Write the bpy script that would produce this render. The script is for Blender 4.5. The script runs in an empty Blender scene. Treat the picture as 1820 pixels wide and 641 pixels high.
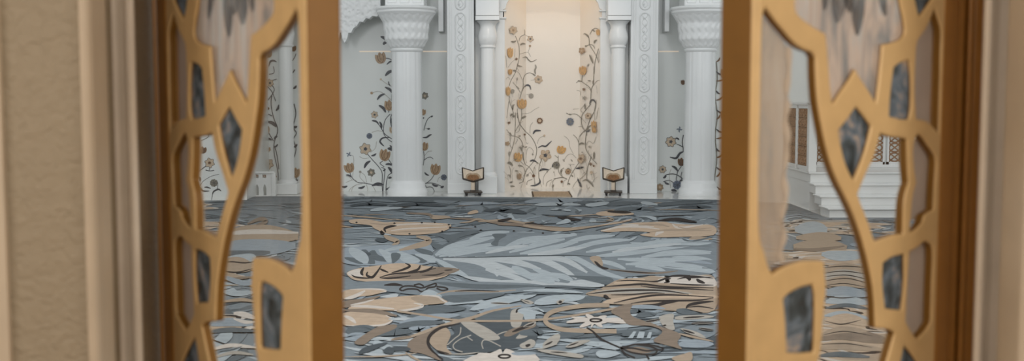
import bpy, bmesh, math, random
from mathutils import Vector, Matrix
from mathutils.geometry import tessellate_polygon
random.seed(7)
SC = bpy.context.scene
COL = SC.collection
# ------------------------------------------------------------------ camera frame (1820 x 641)
F = 1900.0
PHI = math.atan(145.0 / F)
CZ = 1.65
CAM = Vector((0, 0, CZ))

def ray(px, py):
    a = (px - 910.0) / F
    b = (320.5 - py) / F
    return Vector((a, math.cos(PHI) + b * math.sin(PHI), -math.sin(PHI) + b * math.cos(PHI)))

def at(px, py, Y):                 # point seen at a pixel, standing at distance Y
    r = ray(px, py)
    return CAM + r * (Y / r.y)

def ground(px, py, z=0.0):
    r = ray(px, py)
    return CAM + r * ((z - CZ) / r.z)

def X_(px, Y):
    return at(px, 200, Y).x

def Z_(py, Y):
    return at(910, py, Y).z

# ------------------------------------------------------------------ materials
def lin(c):
    return tuple(((v / 255.0) / 12.92 if v / 255.0 <= 0.04045 else ((v / 255.0 + 0.055) / 1.055) ** 2.4) for v in c) + (1.0,)

def nodes(name):
    m = bpy.data.materials.new(name)
    m.use_nodes = True
    nt = m.node_tree
    return m, nt, nt.nodes['Principled BSDF']

def setp(b, rough=0.5, metal=0.0, spec=0.5):
    b.inputs['Roughness'].default_value = rough
    b.inputs['Metallic'].default_value = metal
    b.inputs['Specular IOR Level'].default_value = spec

def ramp(nt, stops):
    r = nt.nodes.new('ShaderNodeValToRGB')
    e = r.color_ramp.elements
    while len(e) < len(stops):
        e.new(0.5)
    for k, (p, c) in enumerate(stops):
        e[k].position = p
        e[k].color = c
    return r

def noise(nt, scale, detail=3, dist=0.0, mapping=None, rough=0.5):
    n = nt.nodes.new('ShaderNodeTexNoise')
    n.inputs['Scale'].default_value = scale
    n.inputs['Detail'].default_value = detail
    n.inputs['Distortion'].default_value = dist
    n.inputs['Roughness'].default_value = rough
    tc = nt.nodes.new('ShaderNodeTexCoord')
    if mapping:
        mp = nt.nodes.new('ShaderNodeMapping')
        mp.inputs['Scale'].default_value = mapping
        nt.links.new(tc.outputs['Object'], mp.inputs['Vector'])
        nt.links.new(mp.outputs['Vector'], n.inputs['Vector'])
    else:
        nt.links.new(tc.outputs['Object'], n.inputs['Vector'])
    return n

def add_bump(nt, b, src, strength=0.3, dist=0.01):
    bp = nt.nodes.new('ShaderNodeBump')
    bp.inputs['Strength'].default_value = strength
    bp.inputs['Distance'].default_value = dist
    nt.links.new(src, bp.inputs['Height'])
    nt.links.new(bp.outputs['Normal'], b.inputs['Normal'])

def plain(name, c, rough=0.5, metal=0.0, spec=0.5, var=0.06, vs=8.0, bump=0.0, bs=60.0):
    m, nt, b = nodes(name)
    setp(b, rough, metal, spec)
    lc = lin(c)
    n = noise(nt, vs, 4)
    r = ramp(nt, [(0.3, tuple(v * (1 - var) for v in lc[:3]) + (1,)), (0.7, tuple(min(1, v * (1 + var)) for v in lc[:3]) + (1,))])
    nt.links.new(n.outputs['Fac'], r.inputs['Fac'])
    nt.links.new(r.outputs['Color'], b.inputs['Base Color'])
    if bump:
        nb = noise(nt, bs, 3)
        add_bump(nt, b, nb.outputs['Fac'], bump, 0.004)
    return m

def carpet_mat(name, c, var=0.12):
    m, nt, b = nodes(name)
    setp(b, 0.95, 0, 0.1)
    lc = lin(c)
    n = noise(nt, 9.0, 6, 0.6, (1.0, 2.2, 1.0), 0.7)
    r = ramp(nt, [(0.3, tuple(v * (1 - var * 1.6) for v in lc[:3]) + (1,)), (0.7, tuple(v * (1 + var) for v in lc[:3]) + (1,))])
    nt.links.new(n.outputs['Fac'], r.inputs['Fac'])
    nt.links.new(r.outputs['Color'], b.inputs['Base Color'])
    nb = noise(nt, 220.0, 2)
    add_bump(nt, b, nb.outputs['Fac'], 0.35, 0.004)
    return m

M = {}
M['marble'] = plain('white_marble', (232, 233, 232), 0.22, 0, 0.5, 0.03, 1.6)
M['marble_matt'] = plain('white_carved_marble', (234, 235, 234), 0.45, 0, 0.4, 0.03, 2.0)
M['wallstone'] = plain('polished_pale_marble', (232, 234, 231), 0.16, 0, 0.5, 0.03, 0.8)
M['nichestone'] = plain('cream_marble', (240, 233, 223), 0.25, 0, 0.5, 0.02, 0.8)
M['floorstone'] = plain('floor_marble', (228, 228, 224), 0.08, 0, 0.5, 0.03, 0.7)
M['ceil'] = plain('white_plaster', (235, 235, 235), 0.8, 0, 0.2, 0.02)
# inlay stones
M['i_dark'] = plain('dark_inlay', (82, 82, 86), 0.3, 0, 0.5, 0.25, 30)
M['i_slate'] = plain('slate_blue_inlay', (112, 120, 134), 0.3, 0, 0.5, 0.25, 40)
M['i_tan'] = plain('tan_inlay', (176, 148, 118), 0.3, 0, 0.5, 0.22, 25)
M['i_brown'] = plain('brown_inlay', (122, 92, 68), 0.3, 0, 0.5, 0.25, 30)
M['i_pale'] = plain('pale_inlay', (202, 182, 158), 0.3, 0, 0.5, 0.12, 25)
M['i_gold'] = plain('gold_inlay', (212, 166, 104), 0.3, 0, 0.5, 0.25, 25)
M['i_grey'] = plain('grey_inlay', (164, 158, 148), 0.3, 0, 0.5, 0.2, 30)
M['i_olive'] = plain('olive_inlay', (134, 128, 116), 0.3, 0, 0.5, 0.2, 30)
INLAY = ['i_dark', 'i_slate', 'i_tan', 'i_brown', 'i_pale', 'i_gold', 'i_grey', 'i_olive']
# carpet wools
WOOL = {
    'mid': (124, 131, 135), 'light': (164, 171, 174), 'pale': (176, 180, 181), 'dark': (98, 104, 107), 'deep': (80, 85, 88),
    'peach': (184, 162, 140), 'tan': (163, 145, 126), 'brown': (132, 117, 103), 'cream': (198, 188, 178), 'beige': (166, 159, 149),
    'black': (58, 52, 49), 'blue': (144, 152, 158),
}
for k, c in WOOL.items():
    M['w_' + k] = carpet_mat(k + '_wool', c, 0.11)

def gold_mat(name, c, rough=0.42, metal=0.1):
    m, nt, b = nodes(name)
    setp(b, rough, metal, 0.5)
    lc = lin(c)
    n = noise(nt, 14.0, 4)
    r = ramp(nt, [(0.3, tuple(v * .93 for v in lc[:3]) + (1,)), (0.7, tuple(v * 1.05 for v in lc[:3]) + (1,))])
    nt.links.new(n.outputs['Fac'], r.inputs['Fac'])
    nt.links.new(r.outputs['Color'], b.inputs['Base Color'])
    nb = noise(nt, 260.0, 2)
    add_bump(nt, b, nb.outputs['Fac'], 0.08, 0.001)
    return m
M['gold'] = gold_mat('gold_paint', (218, 187, 136))
M['edge_brown'] = gold_mat('dark_brown_edge', (136, 96, 34), 0.45)  # darker brown for stile edges and lattice sides
M['framewood'] = gold_mat('brown_gold_frame', (168, 119, 56), 0.4)

def pane_mat(name, stops, scale, mapping, transp, rough=0.12, dist=1.0, transl=0.5, bump=0.5):
    m = bpy.data.materials.new(name)
    m.use_nodes = True
    nt = m.node_tree
    b = nt.nodes['Principled BSDF']
    setp(b, rough, 0, 0.5)
    n = noise(nt, scale, 4, dist, mapping, 0.6)
    r = ramp(nt, [(p, lin(c)) for p, c in stops])
    nt.links.new(n.outputs['Fac'], r.inputs['Fac'])
    nt.links.new(r.outputs['Color'], b.inputs['Base Color'])
    add_bump(nt, b, n.outputs['Fac'], bump, 0.006)
    tl = nt.nodes.new('ShaderNodeBsdfTranslucent')
    nt.links.new(r.outputs['Color'], tl.inputs['Color'])
    m1 = nt.nodes.new('ShaderNodeMixShader')
    m1.inputs['Fac'].default_value = transl
    nt.links.new(b.outputs['BSDF'], m1.inputs[1])
    nt.links.new(tl.outputs['BSDF'], m1.inputs[2])
    t = nt.nodes.new('ShaderNodeBsdfTransparent')
    mx = nt.nodes.new('ShaderNodeMixShader')
    mx.inputs['Fac'].default_value = transp
    out = nt.nodes['Material Output']
    nt.links.new(m1.outputs['Shader'], mx.inputs[1])
    nt.links.new(t.outputs['BSDF'], mx.inputs[2])
    nt.links.new(mx.outputs['Shader'], out.inputs['Surface'])
    return m
M['pane_dark'] = pane_mat('slate_blue_crystal_glass', [(0.30, (46, 50, 52)), (0.44, (92, 104, 112)), (0.55, (134, 152, 170)), (0.68, (222, 200, 180))], 16, (1.0, 1.0, 0.7), 0.10, transl=0.35)
M['pane_pale'] = pane_mat('pale_streaked_glass', [(0.30, (112, 124, 134)), (0.40, (176, 172, 170)), (0.50, (226, 208, 194)), (0.58, (206, 208, 210)), (0.70, (240, 244, 248))], 9, (1.5, 1.0, 0.3), 0.30, transl=0.15, bump=.25)
M['pane_blue'] = pane_mat('blue_painted_glass', [(0.34, (44, 52, 58)), (0.5, (84, 98, 112)), (0.66, (160, 172, 182))], 22, (1.0, 1.0, 0.5), 0.5, transl=0.3)
M['pane_frost'] = pane_mat('frosted_grey_glass', [(0.3, (196, 184, 176)), (0.7, (212, 202, 194))], 6, (1, 1, 0.4), 0.12, 0.35, transl=0.2, bump=.1)
M['pane_reflect'] = pane_mat('painted_reflection_haze', [(0.32, (190, 190, 190)), (0.5, (232, 214, 198)), (0.68, (240, 228, 218))], 11, (1.4, 1.0, 0.3), 0.44, 0.3, transl=0.1, bump=.3)  # glass reflection put into the colour as a peach haze
M['reflection_streak'] = pane_mat('painted_reflection_streak', [(0.3, (240, 222, 206)), (0.7, (250, 240, 230))], 11, (1.4, 1.0, 0.5), 0.25, 0.3, transl=0.0, bump=.2)  # bright specular streak put into the colour

def clear_glass(name, refl, haze):
    m = bpy.data.materials.new(name)
    m.use_nodes = True
    nt = m.node_tree
    nt.nodes.remove(nt.nodes['Principled BSDF'])
    out = nt.nodes['Material Output']
    t = nt.nodes.new('ShaderNodeBsdfTransparent')
    t.inputs['Color'].default_value = (0.97, 0.97, 0.96, 1)
    g = nt.nodes.new('ShaderNodeBsdfGlossy')
    g.inputs['Roughness'].default_value = 0.08
    n = noise(nt, 16.0, 3, 0.5, (1.0, 1.0, 0.3))
    bp = nt.nodes.new('ShaderNodeBump')
    bp.inputs['Strength'].default_value = 0.25
    bp.inputs['Distance'].default_value = 0.01
    nt.links.new(n.outputs['Fac'], bp.inputs['Height'])
    nt.links.new(bp.outputs['Normal'], g.inputs['Normal'])
    mx = nt.nodes.new('ShaderNodeMixShader')
    mx.inputs['Fac'].default_value = refl
    nt.links.new(t.outputs['BSDF'], mx.inputs[1])
    nt.links.new(g.outputs['BSDF'], mx.inputs[2])
    nt.links.new(mx.outputs['Shader'], out.inputs['Surface'])
    return m
M['glass'] = clear_glass('clear_glass', 0.10, 0)

def stucco():
    m, nt, b = nodes('embossed_beige_plaster')
    setp(b, 0.55, 0, 0.35)
    b.inputs['Base Color'].default_value = lin((158, 146, 126))
    n = noise(nt, 34.0, 3, 1.0, (1, 1, 1.2))
    add_bump(nt, b, n.outputs['Fac'], 0.85, 0.010)
    return m
M['stucco'] = stucco()
M['taupe'] = plain('taupe_plaster', (200, 186, 166), 0.5, 0, 0.4, 0.04)
M['jambgrey'] = plain('grey_marble_jamb', (226, 217, 205), 0.4, 0, 0.4, 0.05)
M['vest'] = plain('warm_plaster', (190, 170, 148), 0.7, 0, 0.3, 0.04)
M['vestfloor'] = plain('beige_stone_floor', (170, 150, 130), 0.25, 0, 0.5, 0.06)
# furniture
M['ebony'] = plain('dark_wood', (62, 52, 42), 0.4, 0, 0.5, 0.15, 20)
M['sand'] = plain('pale_wood', (220, 202, 180), 0.45, 0, 0.4, 0.08, 30)
M['walnut'] = plain('carved_walnut', (138, 98, 62), 0.45, 0, 0.4, 0.3, 40)
M['rubber'] = plain('black_rubber', (40, 36, 36), 0.6, 0, 0.4)
M['mat'] = plain('woven_straw', (176, 154, 128), 0.9, 0, 0.2, 0.22, 40)
M['matedge'] = plain('dark_binding', (92, 78, 64), 0.9, 0, 0.2)
M['lattwood'] = plain('brown_screen_wood', (150, 112, 82), 0.6, 0, 0.3, 0.2, 30)

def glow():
    m, nt, b = nodes('warm_reflection_glow')
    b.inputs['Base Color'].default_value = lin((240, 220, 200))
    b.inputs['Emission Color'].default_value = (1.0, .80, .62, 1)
    b.inputs['Emission Strength'].default_value = .28  # emission stands in for a warm streak reflected in the wall
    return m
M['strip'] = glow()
def carved():
    m, nt, b = nodes('carved_white_marble')
    setp(b, 0.5, 0, 0.4)
    b.inputs['Base Color'].default_value = lin((232, 233, 232))
    v = nt.nodes.new('ShaderNodeTexVoronoi')
    v.inputs['Scale'].default_value = 16
    v.feature = 'SMOOTH_F1'
    tc = nt.nodes.new('ShaderNodeTexCoord')
    nt.links.new(tc.outputs['Object'], v.inputs['Vector'])
    add_bump(nt, b, v.outputs['Distance'], 1.0, 0.03)
    return m
M['carved'] = carved()

# ------------------------------------------------------------------ mesh helpers
class MB:
    def __init__(s):
        s.v, s.f, s.m, s.mats, s.sm = [], [], [], [], []
    def mat(s, k):
        if k not in s.mats:
            s.mats.append(k)
        return s.mats.index(k)
    def add(s, vs, fs, k, smooth=False):
        o = len(s.v)
        s.v += [tuple(v) for v in vs]
        i = s.mat(k)
        for f in fs:
            s.f.append(tuple(o + q for q in f)); s.m.append(i); s.sm.append(smooth)
    def box(s, x0, x1, y0, y1, z0, z1, k):
        vs = [(x, y, z) for z in (z0, z1) for y in (y0, y1) for x in (x0, x1)]
        s.add(vs, [(0, 2, 3, 1), (4, 5, 7, 6), (0, 1, 5, 4), (2, 6, 7, 3), (0, 4, 6, 2), (1, 3, 7, 5)], k)
    def bevbox(s, x0, x1, y0, y1, z0, z1, k, b=0.005, seg=2):
        bm = bmesh.new()
        bmesh.ops.create_cube(bm, size=1)
        for v in bm.verts:
            v.co = Vector(((x0 + x1) / 2 + v.co.x * (x1 - x0), (y0 + y1) / 2 + v.co.y * (y1 - y0), (z0 + z1) / 2 + v.co.z * (z1 - z0)))
        bmesh.ops.bevel(bm, geom=bm.edges[:], offset=b, segments=seg, profile=0.5, affect='EDGES')
        bm.verts.index_update()
        s.add([v.co.copy() for v in bm.verts], [[v.index for v in f.verts] for f in bm.faces], k)
        bm.free()
    def prism(s, plan, z0, z1, k, smooth=False):     # plan: ccw list of (x, y)
        n = len(plan)
        s.add([(x, y, z0) for x, y in plan] + [(x, y, z1) for x, y in plan], [(i, (i + 1) % n, n + (i + 1) % n, n + i) for i in range(n)], k, smooth)
        tris = tessellate_polygon([[Vector((x, y, 0)) for x, y in plan]])
        s.add([(x, y, z1) for x, y in plan], [t for t in tris], k)
        s.add([(x, y, z0) for x, y in plan], [t for t in tris], k)
    def poly(s, pts, k):                              # flat polygon, any outline
        if len(pts) < 3: return
        tris = tessellate_polygon([[Vector(p) for p in pts]])
        s.add(pts, tris, k)
    def slab(s, pts, d, k):                           # polygon extruded by vector d
        n = len(pts); d = Vector(d)
        tris = tessellate_polygon([[Vector(p) for p in pts]])
        a = [Vector(p) for p in pts]; b = [p + d for p in a]
        s.add(a, tris, k); s.add(b, tris, k)
        s.add(a + b, [(i, (i + 1) % n, n + (i + 1) % n, n + i) for i in range(n)], k)
    def lathe(s, cx, cy, prof, k, seg=48, smooth=True, mod=None):
        vs, fs = [], []
        for j, (r, z) in enumerate(prof):
            for i in range(seg):
                a = 2 * math.pi * i / seg
                rr = r + (mod(a, z) if mod else 0)
                vs.append((cx + rr * math.cos(a), cy + rr * math.sin(a), z))
        for j in range(len(prof) - 1):
            for i in range(seg):
                fs.append((j * seg + i, j * seg + (i + 1) % seg, (j + 1) * seg + (i + 1) % seg, (j + 1) * seg + i))
        s.add(vs, fs, k, smooth)
        s.add(vs[:seg], [tuple(range(seg - 1, -1, -1))], k)
        s.add(vs[-seg:], [tuple(range(seg))], k)
    def tube(s, pts, r, k, seg=8, closed=False):
        pts = [Vector(p) for p in pts]
        n = len(pts); vs, fs = [], []
        for i, p in enumerate(pts):
            if closed: t = pts[(i + 1) % n] - pts[i - 1]
            else: t = pts[min(i + 1, n - 1)] - pts[max(i - 1, 0)]
            t.normalize()
            u = t.cross(Vector((0, 1, 0)))
            if u.length < 1e-3: u = t.cross(Vector((1, 0, 0)))
            u.normalize(); w = t.cross(u)
            rr = r[i] if isinstance(r, (list, tuple)) else r
            for q in range(seg):
                a = 2 * math.pi * q / seg
                vs.append(p + u * math.cos(a) * rr + w * math.sin(a) * rr)
        m = n if closed else n - 1
        for i in range(m):
            for q in range(seg):
                j = (i + 1) % n
                fs.append((i * seg + q, i * seg + (q + 1) % seg, j * seg + (q + 1) % seg, j * seg + q))
        if not closed:
            fs.append(tuple(range(seg))); fs.append(tuple((n - 1) * seg + q for q in range(seg - 1, -1, -1)))
        s.add(vs, fs, k, True)
    def build(s, name, parent=None, recalc=True, loc=None):
        me = bpy.data.meshes.new(name)
        off = Vector(loc) if loc else Vector((0, 0, 0))
        me.from_pydata([tuple(Vector(v) - off) for v in s.v], [], s.f)
        for k in s.mats: me.materials.append(M[k])
        me.polygons.foreach_set('material_index', s.m)
        me.polygons.foreach_set('use_smooth', s.sm)
        me.update()
        if recalc:
            bm = bmesh.new(); bm.from_mesh(me)
            bmesh.ops.recalc_face_normals(bm, faces=bm.faces)
            bm.to_mesh(me); bm.free()
        o = bpy.data.objects.new(name, me)
        COL.objects.link(o)
        o.location = off
        if parent: o.parent = parent
        return o

def thing(name, label, cat, loc=(0, 0, 0), rz=0.0, group=None):
    o = bpy.data.objects.new(name, None)
    COL.objects.link(o)
    o.empty_display_size = 0.1
    o.location = loc; o.rotation_euler = (0, 0, rz)
    tag(o, label, cat, group)
    return o

def tag(o, label, cat, group=None):
    o['label'] = label; o['category'] = cat
    if group: o['group'] = group
    return o

def struct(o):
    o['kind'] = 'structure'
    return o

def cr(pts, n=6, closed=False):     # Catmull-Rom through points; a third entry marks a sharp corner
    P = [Vector((p[0], p[1])) for p in pts]
    C = [len(p) > 2 for p in pts]
    N = len(P); out = []
    segs = N if closed else N - 1
    for i in range(segs):
        p1, p2 = P[i], P[(i + 1) % N]
        p0 = P[i - 1] if (closed or i > 0) else p1
        p3 = P[(i + 2) % N] if (closed or i + 2 < N) else p2
        if C[i]: p0 = p1
        if C[(i + 1) % N]: p3 = p2
        for q in range(n):
            t = q / n
            out.append(0.5 * ((2 * p1) + (p2 - p0) * t + (2 * p0 - 5 * p1 + 4 * p2 - p3) * t * t + (3 * p1 - p0 - 3 * p2 + p3) * t ** 3))
    if not closed: out.append(P[-1])
    return out

# ------------------------------------------------------------------ room shell
Y_IN, Y_BACK = 3.2, 19.1            # hall depth
HX0, HX1, HZ = -8.0, 9.0, 7.5

mb = MB(); mb.box(HX0 - .3, HX1 + .3, Y_IN - .7, 22.0, -0.2, 0.0, 'floorstone'); struct(mb.build('floor'))
mb = MB(); mb.box(-4.0, 4.3, -3.5, 2.5, -0.2, 0.0, 'vestfloor'); struct(mb.build('floor_vestibule'))
mb = MB(); mb.box(HX0 - .3, HX1 + .3, Y_IN, 22.0, HZ, HZ + .2, 'ceil'); struct(mb.build('ceiling'))
mb = MB(); mb.box(-4.0, 4.3, -3.5, 2.5, 3.6, 3.8, 'vest'); struct(mb.build('ceiling_vestibule'))
mb = MB(); mb.box(HX0 - .3, HX0, Y_IN, 21.5, 0, HZ, 'marble'); struct(mb.build('wall_left'))
mb = MB(); mb.box(HX1, HX1 + .3, Y_IN, 21.5, 0, HZ, 'marble'); struct(mb.build('wall_right'))
mb = MB(); mb.box(-4.2, -4.0, -3.5, 2.5, 0, 3.6, 'vest'); struct(mb.build('wall_vestibule_left'))
mb = MB(); mb.box(4.3, 4.5, -3.5, 2.5, 0, 3.6, 'vest'); struct(mb.build('wall_vestibule_right'))
mb = MB(); mb.box(-4.2, 4.5, -3.7, -3.5, 0, 3.6, 'vest'); struct(mb.build('wall_vestibule_rear'))

# entrance wall with splayed jambs
ZD = 2.95
mb = MB(); mb.box(HX0 - .3, -1.0, 2.5, 3.2, 0, HZ, 'stucco'); mb.box(-1.33, -1.186, 2.485, 2.5, 0, 3.55, 'taupe'); struct(mb.build('wall_front_left'))
mb = MB(); mb.box(1.30, HX1 + .3, 2.5, 3.2, 0, HZ, 'stucco'); struct(mb.build('wall_front_right'))
mb = MB(); mb.box(-1.0, 1.30, 2.5, 3.2, ZD, HZ, 'stucco'); struct(mb.build('wall_front_header'))

def jamb(name, s, plan, k, smooth=False):
    mb = MB(); mb.prism(plan, 0, ZD, k, smooth); return struct(mb.build(name))
jamb('trim_1', 1, [(-1.005, 2.5), (-.998, 2.484), (-.988, 2.480), (-.980, 2.486), (-.976, 2.498), (-.977, 2.52), (-.982, 2.54), (-.982, 2.60), (-.987, 2.62), (-1.005, 2.62)], 'taupe')
jamb('trim_2', 1, [(-1.10, 2.66), (-1.03, 2.66), (-1.005, 2.69), (-.99, 2.70), (-.972, 2.69), (-.955, 2.665), (-.945, 2.66), (-.938, 2.672), (-.945, 2.70), (-1.06, 2.92), (-1.06, 3.2), (-1.10, 3.2)], 'jambgrey')
jamb('trim_3', 1, [(1.305, 2.5), (1.21, 2.486), (1.20, 2.492), (1.198, 2.50), (1.200, 2.60), (1.206, 2.62), (1.305, 2.62)], 'taupe')
jamb('trim_4', 1, [(1.305, 2.66), (1.305, 3.2), (1.268, 3.2), (1.268, 2.86), (1.18, 2.70), (1.172, 2.672), (1.18, 2.66), (1.19, 2.665), (1.205, 2.69), (1.222, 2.70), (1.24, 2.69), (1.26, 2.66)], 'jambgrey')
# brown gold door frame in the opening
def dframe(name, x0, x1, y, s):
    mb = MB()
    w = x1 - x0
    mb.bevbox(x0, x0 + w * .38, y, y + .16, 0, ZD, 'framewood', .006)
    mb.bevbox(x0 + w * .42, x0 + w * .62, y - .012, y + .16, 0, ZD, 'framewood', .006)
    mb.bevbox(x0 + w * .66, x1, y, y + .16, 0, ZD, 'framewood', .006)
    mb.box(x0, x1, y + .02, y + .16, 0, ZD, 'framewood')
    return struct(mb.build(name))
dframe('trim_5', -1.062, -0.992, 3.0, 1)
dframe('trim_6', 1.192, 1.270, 2.9, 1)
mb = MB(); mb.bevbox(-1.06, 1.27, 3.0, 3.16, ZD - .06, ZD, 'framewood', .006); struct(mb.build('trim_7'))

# ------------------------------------------------------------------ the two fretwork door leaves
RC = math.radians
def leaf_uv(px, py, P, d):
    r = ray(px, py)
    nx, ny = -d[1], d[0]
    t = (nx * P[0] + ny * P[1]) / (nx * r.x + ny * r.y)
    q = r * t
    return ((q.x - P[0]) * d[0] + (q.y - P[1]) * d[1], q.z + CZ)
TH_R, TH_L = RC(40), RC(51.5)
P_R = (X_(1335, 2.3), 2.3); D_R = (math.cos(TH_R), math.sin(TH_R))
P_L = (X_(545, 2.31), 2.31)
ZT, ZB = 1.93, 0.90                # the pattern repeats mirrored above and below these heights
C1 = 1
CELLS = {   # outlines on the leaf, traced in the right-hand leaf's own plane
 'A': ('glass', 'bottom', [(1450, 700), (1456, 641), (1460, 625), (1467, 540), (1470, 515), (1466, 463, C1), (1433, 463), (1408, 469), (1387, 478), (1375, 487, C1), (1367, 472), (1360, 448), (1353, 425), (1350, 380), (1350, 300), (1353, 200), (1355, 80), (1357, 32), (1362, 13, C1), (1380, 38), (1395, 56), (1408, 71), (1420, 82), (1433, 89), (1444, 93), (1450, 102, C1), (1451, 140), (1454, 180), (1460, 215), (1467, 250), (1476, 285), (1490, 322), (1504, 350), (1516, 376), (1526, 402), (1535, 430), (1544, 465), (1551, 500), (1555, 534), (1557, 583, C1), (1583, 586, C1), (1591, 592, C1), (1577, 641), (1562, 700)]),
 'B': ('pale', 'top', [(1425, -62), (1420, -30), (1415, 0), (1416, 18), (1424, 29), (1437, 40), (1454, 51), (1469, 59, C1), (1471, 75), (1474, 112), (1477, 150), (1481, 185, C1), (1495, 163), (1509, 143), (1521, 122, C1), (1534, 143), (1545, 160), (1558, 182, C1), (1562, 150), (1566, 112), (1569, 79, C1), (1592, 74), (1604, 67), (1609, 55), (1607, 35), (1601, 7), (1594, -30), (1588, -48)]),
 'C': ('dark', None, [(1590, 121, C1), (1600, 113), (1617, 107, C1), (1620, 140), (1620, 190), (1616, 212, C1), (1600, 211), (1582, 206, C1), (1584, 170)]),
 'D': ('frost', None, [(1662, 15, C1), (1650, 47), (1636, 68), (1631, 80), (1629, 110), (1628, 160), (1630, 211, C1), (1646, 214), (1656, 221), (1670, 236, C1), (1672, 180), (1673, 100), (1674, 58), (1669, 35)]),
 'E': ('dark', 'top', [(1622, -42), (1625, -20), (1629, 5), (1635, 30, C1), (1644, 18), (1656, 0), (1660, -10), (1662, -30)]),
 'F': ('dark', None, [(1523, 190, C1), (1536, 206), (1549, 224, C1), (1543, 250), (1534, 280), (1518, 320, C1), (1505, 292), (1497, 262), (1492, 232, C1), (1507, 213)]),
 'G': ('glass', None, [(1566, 237, C1), (1583, 243), (1602, 245), (1613, 247, C1), (1614, 290), (1616, 325, C1), (1610, 345), (1607, 370), (1606, 415, C1), (1590, 417), (1574, 422), (1556, 429, C1), (1549, 408), (1541, 385), (1532, 362), (1526, 345, C1), (1534, 325), (1543, 304), (1552, 285), (1560, 262)]),
 'H': ('frost', None, [(1634, 238, C1), (1628, 247), (1625, 270), (1627, 300), (1631, 325, C1), (1625, 345), (1621, 380), (1618, 413, C1), (1630, 406), (1640, 394), (1645, 381), (1660, 372, C1), (1662, 330), (1664, 285), (1657, 268), (1650, 258), (1641, 245)]),
 'I': ('dark', None, [(1571, 468, C1), (1588, 457), (1608, 452, C1), (1608, 503), (1603, 551, C1), (1575, 548, C1), (1570, 503)]),
 'J': ('frost', None, [(1618, 448, C1), (1615, 503), (1611, 570, C1), (1619, 585), (1631, 602, C1), (1643, 590), (1655, 573, C1), (1657, 510), (1659, 446), (1652, 432, C1), (1645, 430), (1632, 440)]),
 'K': ('dark', 'bottom', [(1596, 685), (1600, 655), (1608, 614, C1), (1620, 628), (1634, 650), (1645, 672)]),
 'M': ('dark', None, [(1394, 532, C1), (1401, 524), (1414, 516), (1428, 510), (1445, 506, C1), (1449, 525), (1449, 570), (1447, 625, C1), (1422, 627), (1400, 626, C1), (1398, 575)]),
}
PANE = {'glass': 'glass', 'pale': 'pane_pale', 'dark': 'pane_dark', 'frost': 'pane_frost'}
UW = 0.80
outl = []                          # (kind, [(u, z)])
for key, (kind, joinm, pts) in CELLS.items():
    smp = cr(pts, 5, closed=(joinm is None))
    uv = [leaf_uv(p.x, p.y, P_R, D_R) for p in smp]
    if joinm == 'top':
        uv = [uv_ for uv_ in uv if uv_[1] < ZT - .004]
        outl.append((kind, uv + [(u, 2 * ZT - z) for u, z in reversed(uv)]))
        outl.append((kind, [(u, 2 * ZB - z) for u, z in uv] + [(uv[-1][0], 2 * ZB - ZT), (uv[0][0], 2 * ZB - ZT)]))
    elif joinm == 'bottom':
        uv = [uv_ for uv_ in uv if uv_[1] > ZB + .004]
        outl.append((kind, uv + [(u, 2 * ZB - z) for u, z in reversed(uv)]))
        up = [(u, 2 * ZT - z) for u, z in uv]
        up = [p for p in up if p[1] < 2.82]
        outl.append((kind, up))
    else:
        outl.append((kind, uv))
        outl.append((kind, [(u, 2 * ZT - z) for u, z in uv]))
        outl.append((kind, [(u, 2 * ZB - z) for u, z in uv]))
Z0L, Z1L = 0.02, 2.86
outl = [(k, o) for k, o in outl if len(o) > 3]
outl = [(k, [(u, min(max(z, Z0L + .03), Z1L - .03)) for u, z in o]) for k, o in outl]

def curve_plate(name, loops, sx, depth, bevel, k, parent, n0):
    cu = bpy.data.curves.new(name, 'CURVE')
    cu.dimensions = '2D'; cu.fill_mode = 'BOTH'
    cu.extrude = depth / 2 - bevel; cu.bevel_depth = bevel; cu.bevel_resolution = 3; cu.offset = -bevel
    for lp in loops:
        s = cu.splines.new('POLY'); s.points.add(len(lp) - 1); s.use_cyclic_u = True
        for i, (u, z) in enumerate(lp): s.points[i].co = (u * sx, z, 0, 1)
    tmp = bpy.data.objects.new(name + '_tmp', cu); COL.objects.link(tmp)
    dg = bpy.context.evaluated_depsgraph_get(); dg.update()
    me = bpy.data.meshes.new_from_object(tmp.evaluated_get(dg))
    bpy.data.objects.remove(tmp); bpy.data.curves.remove(cu)
    me.transform(Matrix(((1, 0, 0, 0), (0, 0, -1, n0 + depth / 2), (0, 1, 0, 0), (0, 0, 0, 1))))
    me.name = name; me.materials.clear(); 
    for q in ([k] if isinstance(k, str) else k): me.materials.append(M[q])
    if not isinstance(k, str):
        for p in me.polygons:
            p.material_index = 1 if abs(p.normal.y) < 0.35 else 0  # side faces take the darker brown
    o = bpy.data.objects.new(name, me); COL.objects.link(o); o.parent = parent
    return o

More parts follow.
